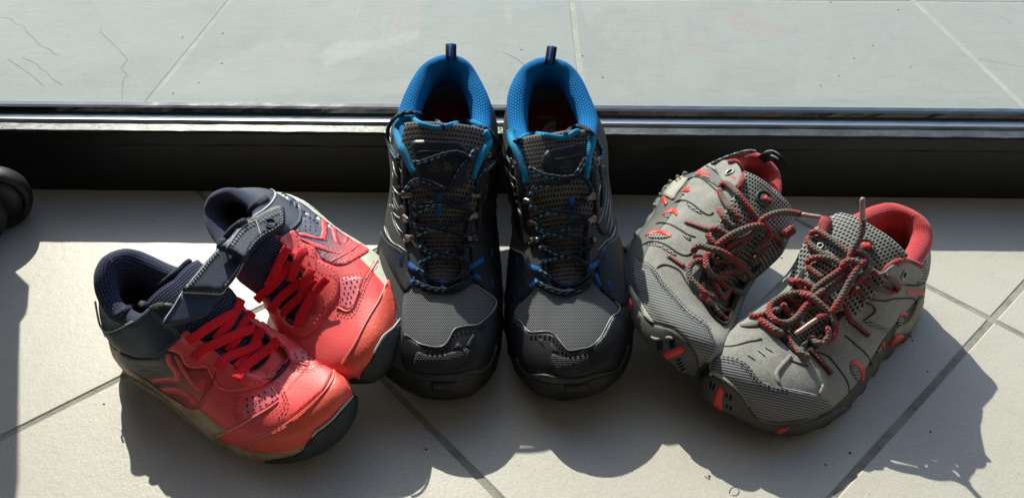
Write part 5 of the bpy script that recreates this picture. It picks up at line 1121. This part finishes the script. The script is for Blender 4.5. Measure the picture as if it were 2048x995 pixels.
z = z64(500,480)
k.patch('vent_panel', z((1160,500),(1280,470),(1380,460),(1450,490),(1410,620),(1360,790),(1300,880),(1230,880),(1150,850),(1150,700)), M['r_vent'], .0001, .0003, bvh=True)
k.dots('perforations', z((1235,545),(1300,545),(1370,530),(1215,610),(1285,605),(1345,595),(1205,680),(1260,680),(1325,655),(1185,755),(1245,740),(1295,730),(1230,805),(1285,798)), .0008, M['dark'])
k.cord('overlay_edge', z((1100,860),(1150,870),(1200,900),(1260,910),(1310,870),(1340,800),(1370,700),(1400,620)), M['r_edge'], .0008, lift=.0005, smooth=1)
k.stitch('stitching', z((1160,480),(1260,455),(1370,435),(1440,450),(1480,490)), M['r_line'], .0018, .0012, .0007, .0004, twin=5); k.stitch('stitching', z((1110,910),(1200,950),(1290,955),(1350,880),(1400,760),(1440,640),(1480,540),(1540,420),(1620,300)), M['r_line'], .0020, .0012, .0008, .0004, twin=-6, lift=.0015)
k.cord('overlay_edge', z((1640,240),(1600,310),(1555,380),(1510,450),(1470,520)), M['r_edge'], .0006, lift=.0004, smooth=1)
for q in ((1000,290),(1010,300)): k.cord('side_crease', z((q[0],q[1]),(1150,220),(1280,150),(1370,80),(1440,40)), M['r_line'], .0004, lift=.0001, smooth=1)
k.patch('toe_cap', [(776,560),(758,599),(739,631),(727,653),(710,686),(694,711),(683,728),(700,745),(720,756),(724,740),(740,718),(754,692),(766,672),(784,655),(790,640),(790,610),(784,585)], M['r_toe'], .0007, .0008, bvh=True)
k.cord('toe_seam', [(775,561),(758,599),(739,631),(727,653),(710,686),(694,711),(683,728)], M['r_edge'], .0006, lift=.0008, smooth=1)
k.patch('toe_guard', [(801,620),(801,638),(793,648),(785,657),(765,672),(754,693),(741,719),(722,743),(722,757),(736,761),(750,759),(763,746),(780,722),(794,694),(805,665),(809,635),(805,618)], M['r_guard'], .0008, .0018, bvh=True)
k.cord('guard_edge', [(801,636),(793,647),(785,656),(775,664),(766,672),(760,682),(754,693),(747,707)], M['white_pipe'], .0008, lift=.0022, smooth=1)
k.patch('throat_gap', [(505,505),(520,492),(545,480),(560,478),(568,492),(580,508),(593,525),(607,541),(622,553),(632,566),(629,588),(620,608),(606,627),(590,639),(576,633),(560,619),(542,603),(524,590),(508,575),(500,545)], M['r_lining'], -.0012, .0006)
k.text('midsole_lettering', 'ARTENGO', 622, 409, 7, .62, M['print_dim'], .0008, sx=1.1)
k.patch('strap', [(441,500),(452,491),(462,481),(470,470),(478,459),(494,446),(516,437),(541,423),(562,417),(569,423),(571,437),(570,451),(562,461),(543,472),(525,482),(512,494),(500,510),(494,522),(487,524),(470,513)], NV, .0035, .0022, closed_curve=False, bvh=True, plane=PL2, lift=.002)
k.stitch('stitching', [(462,490),(474,474),(486,460),(500,450),(518,442),(541,430),(560,423),(565,432),(564,448),(550,460),(528,472),(512,486),(500,502)], M['white_thread'], .0019, .0010, .0008, .0004, twin=3, lift=.0006)
k.cord('strap_seam', [(512,440),(517,455),(521,468),(525,482)], M['white_pipe'], .0006, lift=.0004, smooth=0)
k.cord('strap_edge', [(448,502),(462,483),(478,461),(494,448),(516,439)], M['white_pipe'], .0006, lift=.0006, smooth=0)
k.cord('strap_emblem', [(541+11*math.cos(t)*.9, 446+9*math.sin(t)) for t in np.linspace(-2.6, 2.9, 16)], NV, .0009, lift=.0008, smooth=0)
k.cord('strap_emblem', [(530,444),(538,450),(546,450),(554,446)], NV, .0009, lift=.0008, smooth=0)
for x in (526, 532): k.cord('strap_emblem', [(x,458),(x+3,465)], NV, .0008, lift=.0008, smooth=0)
k.cord('tongue_edge', [(438,497),(446,484),(455,470),(466,458),(479,448),(494,440)], M['r_lining'], .0030, lift=.0010, smooth=2)
k.cord('collar_roll', [(494,434),(500,422),(512,410),(524,402),(536,396)], M['r_lining'], .0034, lift=.0006, smooth=2)
# ------------------------------------------------------------------ castor at the left edge, grit on the tiles
def lathe(name, prof, mat, parent, axis, centre, origin, n=40):
    A = np.array(axis, float); A /= np.linalg.norm(A); B = np.cross(A, [0,0,1.0]); B /= np.linalg.norm(B); C = np.cross(A, B); V = []
    for h, r in prof:
        for i in range(n): t = 2*math.pi*i/n; V.append(centre+A*h+(B*math.cos(t)+C*math.sin(t))*r)
    m = len(prof); F = [(j*n+i, j*n+(i+1) % n, (j+1)*n+(i+1) % n, (j+1)*n+i) for j in range(m-1) for i in range(n)]
    F += [tuple(range(n-1, -1, -1)), tuple((m-1)*n+i for i in range(n))]
    return mesh_obj(name, np.array(V)-origin, F, mat, parent)
cp = on_y(-4, 408, .630); cp[2] = .0335
cr = bpy.data.objects.new('castor_wheel', None); COL.objects.link(cr); cr.location = (cp[0], cp[1], 0); tag(cr, 'black round castor wheel at the far left edge, just in front of the door sill', 'castor')
og = np.array([cp[0], cp[1], 0]); ax = np.array([.42,-.86,.0]); ax /= np.linalg.norm(ax)
blk = M['c_rubber']; pl = leather('castor_plastic', (.014,.015,.018), 300, .0001, .35, .2); rim = new_mat('castor_rim', (.22,.23,.25), .3, .5, .3)[0]
c0 = np.array([cp[0], cp[1], .0335])
lathe('tyre', [(-.011,.020),(-.012,.029),(-.009,.0325),(0,.0335),(.009,.0325),(.012,.029),(.011,.026),(.0095,.025)], blk, cr, ax, c0, og)
lathe('hub', [(-.010,.020),(.0085,.0252),(.0115,.0235),(.0130,.017),(.0135,.006),(.0135,.001)], pl, cr, ax, c0, og)
lathe('tyre', [(-.011,.020),(-.012,.029),(-.009,.0325),(0,.0335),(.009,.0325),(.012,.029),(.011,.024)], blk, cr, ax, c0+ax*.034+np.array([-.026,0,0]), og)
lathe('hub', [(.010,.0250),(.0115,.0270),(.0122,.0262),(.0118,.0248)], rim, cr, ax, c0+ax*.034+np.array([-.026,0,0]), og)
lathe('hub', [(.009,.0249),(.0118,.0235),(.0135,.015),(.0138,.001)], pl, cr, ax, c0+ax*.034+np.array([-.026,0,0]), og)
lathe('axle', [(-.002,.006),(.040,.006)], pl, cr, ax, c0, og)
# swivel fork, stem and the corner of the case that it carries
def box(name, x0, x1, y0, y1, z0, z1, mat, parent, origin, b=.004):
    bm = bmesh.new(); bmesh.ops.create_cube(bm, size=1.0)
    for v in bm.verts: v.co = Vector((x0+(v.co.x+.5)*(x1-x0), y0+(v.co.y+.5)*(y1-y0), z0+(v.co.z+.5)*(z1-z0)))-Vector(origin)
    bmesh.ops.bevel(bm, geom=bm.edges[:], offset=b, segments=3, affect='EDGES'); me = bpy.data.meshes.new(name); bm.to_mesh(me); bm.free(); me.materials.append(mat)
    o = bpy.data.objects.new(name, me); COL.objects.link(o); o.parent = parent; return o
box('fork', cp[0]-.045, cp[0]-.022, cp[1]-.02, cp[1]+.012, .03, .078, pl, cr, og)
box('castor_arm', cp[0]-.30, cp[0]-.026, cp[1]-.016, cp[1]+.010, .070, .092, pl, cr, og)
# grit, crumbs and hairs
V, F = [], []
def crumb(x, y, z, r):
    o = len(V); n = 6
    for i in range(n): t = 2*math.pi*i/n+rng.rand(); V.append((x+math.cos(t)*r*(.6+.8*rng.rand()), y+math.sin(t)*r*(.6+.8*rng.rand()), z))
    V.append((x, y, z+r*.7)); F.extend([(o+i, o+(i+1) % n, o+n) for i in range(n)])
for px, py in ((1861,863),(1651,928),(1822,672),(1825,680),(208,807),(1564,515),(852,897),(1418,952),(1700,905),(1855,742)): p = on_z(px, py); crumb(p[0], p[1], .0, .0011)
for _ in range(260): crumb(rng.uniform(-.6,.6), rng.uniform(.25,.68), .0, rng.uniform(.00018,.00045))
tag(mesh_obj('grit', V, F, rubber('grit', (.05,.045,.04), .9), None, None, False), kind='stuff')
V, F = [], []
for px, py in ((397,166),(444,127),(346,187),(446,67),(365,75),(1662,5),(1821,134),(1708,117),(1678,152),(1746,91),(1641,171),(1796,20),(1043,100),(1205,155),(1165,112)): p = on_z(px, py, -.02); crumb(p[0], p[1], -.02, .0017)
for _ in range(260): crumb(rng.uniform(-1.1,1.1), rng.uniform(.80,1.7), -.02, rng.uniform(.0003,.0009))
tag(mesh_obj('terrace_grit', V, F, rubber('dark_grit', (.09,.085,.075), .9), None, None, False), kind='stuff')
hair = KR2
def fibre(pts, z=.0004, r=.00016):
    W = np.array([on_z(a, b, z) for a, b in resample(pts, 3.0)]); return W
HV, HF = [], []
for pts, z in (([(1458,985),(1462,975),(1472,972),(1478,979),(1474,988),(1464,989)], .0004), ([(1560,515),(1566,516)], .0004), ([(1409,950),(1418,957),(1420,948)], .0004), ([(1007,105),(1025,113),(1040,122),(1048,130)], -.0195)):
    W = fibre(pts, z); 
    for a, b in zip(W, W[1:]):
        d = b-a; n_ = np.array([-d[1], d[0], 0]); n_ /= np.linalg.norm(n_)+1e-12; n_ *= .0002; o = len(HV); HV += [a+n_, a-n_, b-n_, b+n_, (a+b)/2+[0,0,.0003]]; HF += [(o,o+1,o+4),(o+1,o+2,o+4),(o+2,o+3,o+4),(o+3,o,o+4)]
tag(mesh_obj('lint_fibres', HV, HF, M['seam'], None, None, False), kind='stuff')

CV, CF = [], []
def crack(pts, w=.00042):
    W = np.array([on_z(a, b, -.0196) for a, b in resample(pts, 4.0)])
    for a, b in zip(W, W[1:]):
        d = b-a; n_ = np.array([-d[1], d[0], 0]); n_ /= np.linalg.norm(n_)+1e-12; ww = n_*w*rng.uniform(.3,1.0); o = len(CV); CV.extend([a+ww, a-ww, b-ww, b+ww]); CF.append((o,o+1,o+2,o+3))
z4 = lambda x0, *p: [(x0+a/4, b/4) for a, b in p]
for p in (z4(0,(0,135),(90,150),(120,190),(185,205),(215,260),(270,305),(320,365),(400,395),(430,430),(475,435)), z4(0,(705,10),(770,70),(715,110),(712,135)), z4(0,(825,195),(800,245),(905,350),(990,440),(1020,475),(970,545),(1020,600),(985,640),(975,800)), z4(0,(175,460),(290,510),(330,560),(375,570),(400,615),(500,680)), z4(0,(60,470),(250,600),(350,690)), z4(1536,(1450,410),(1700,470),(1850,500),(2048,535)), z4(1536,(520,275),(600,295),(670,320)), z4(1536,(1840,120),(1950,180))): crack(p)
tag(mesh_obj('hairline_marks', CV, CF, rubber('hairline', (.185,.19,.178), .9), None, None, False), kind='stuff')
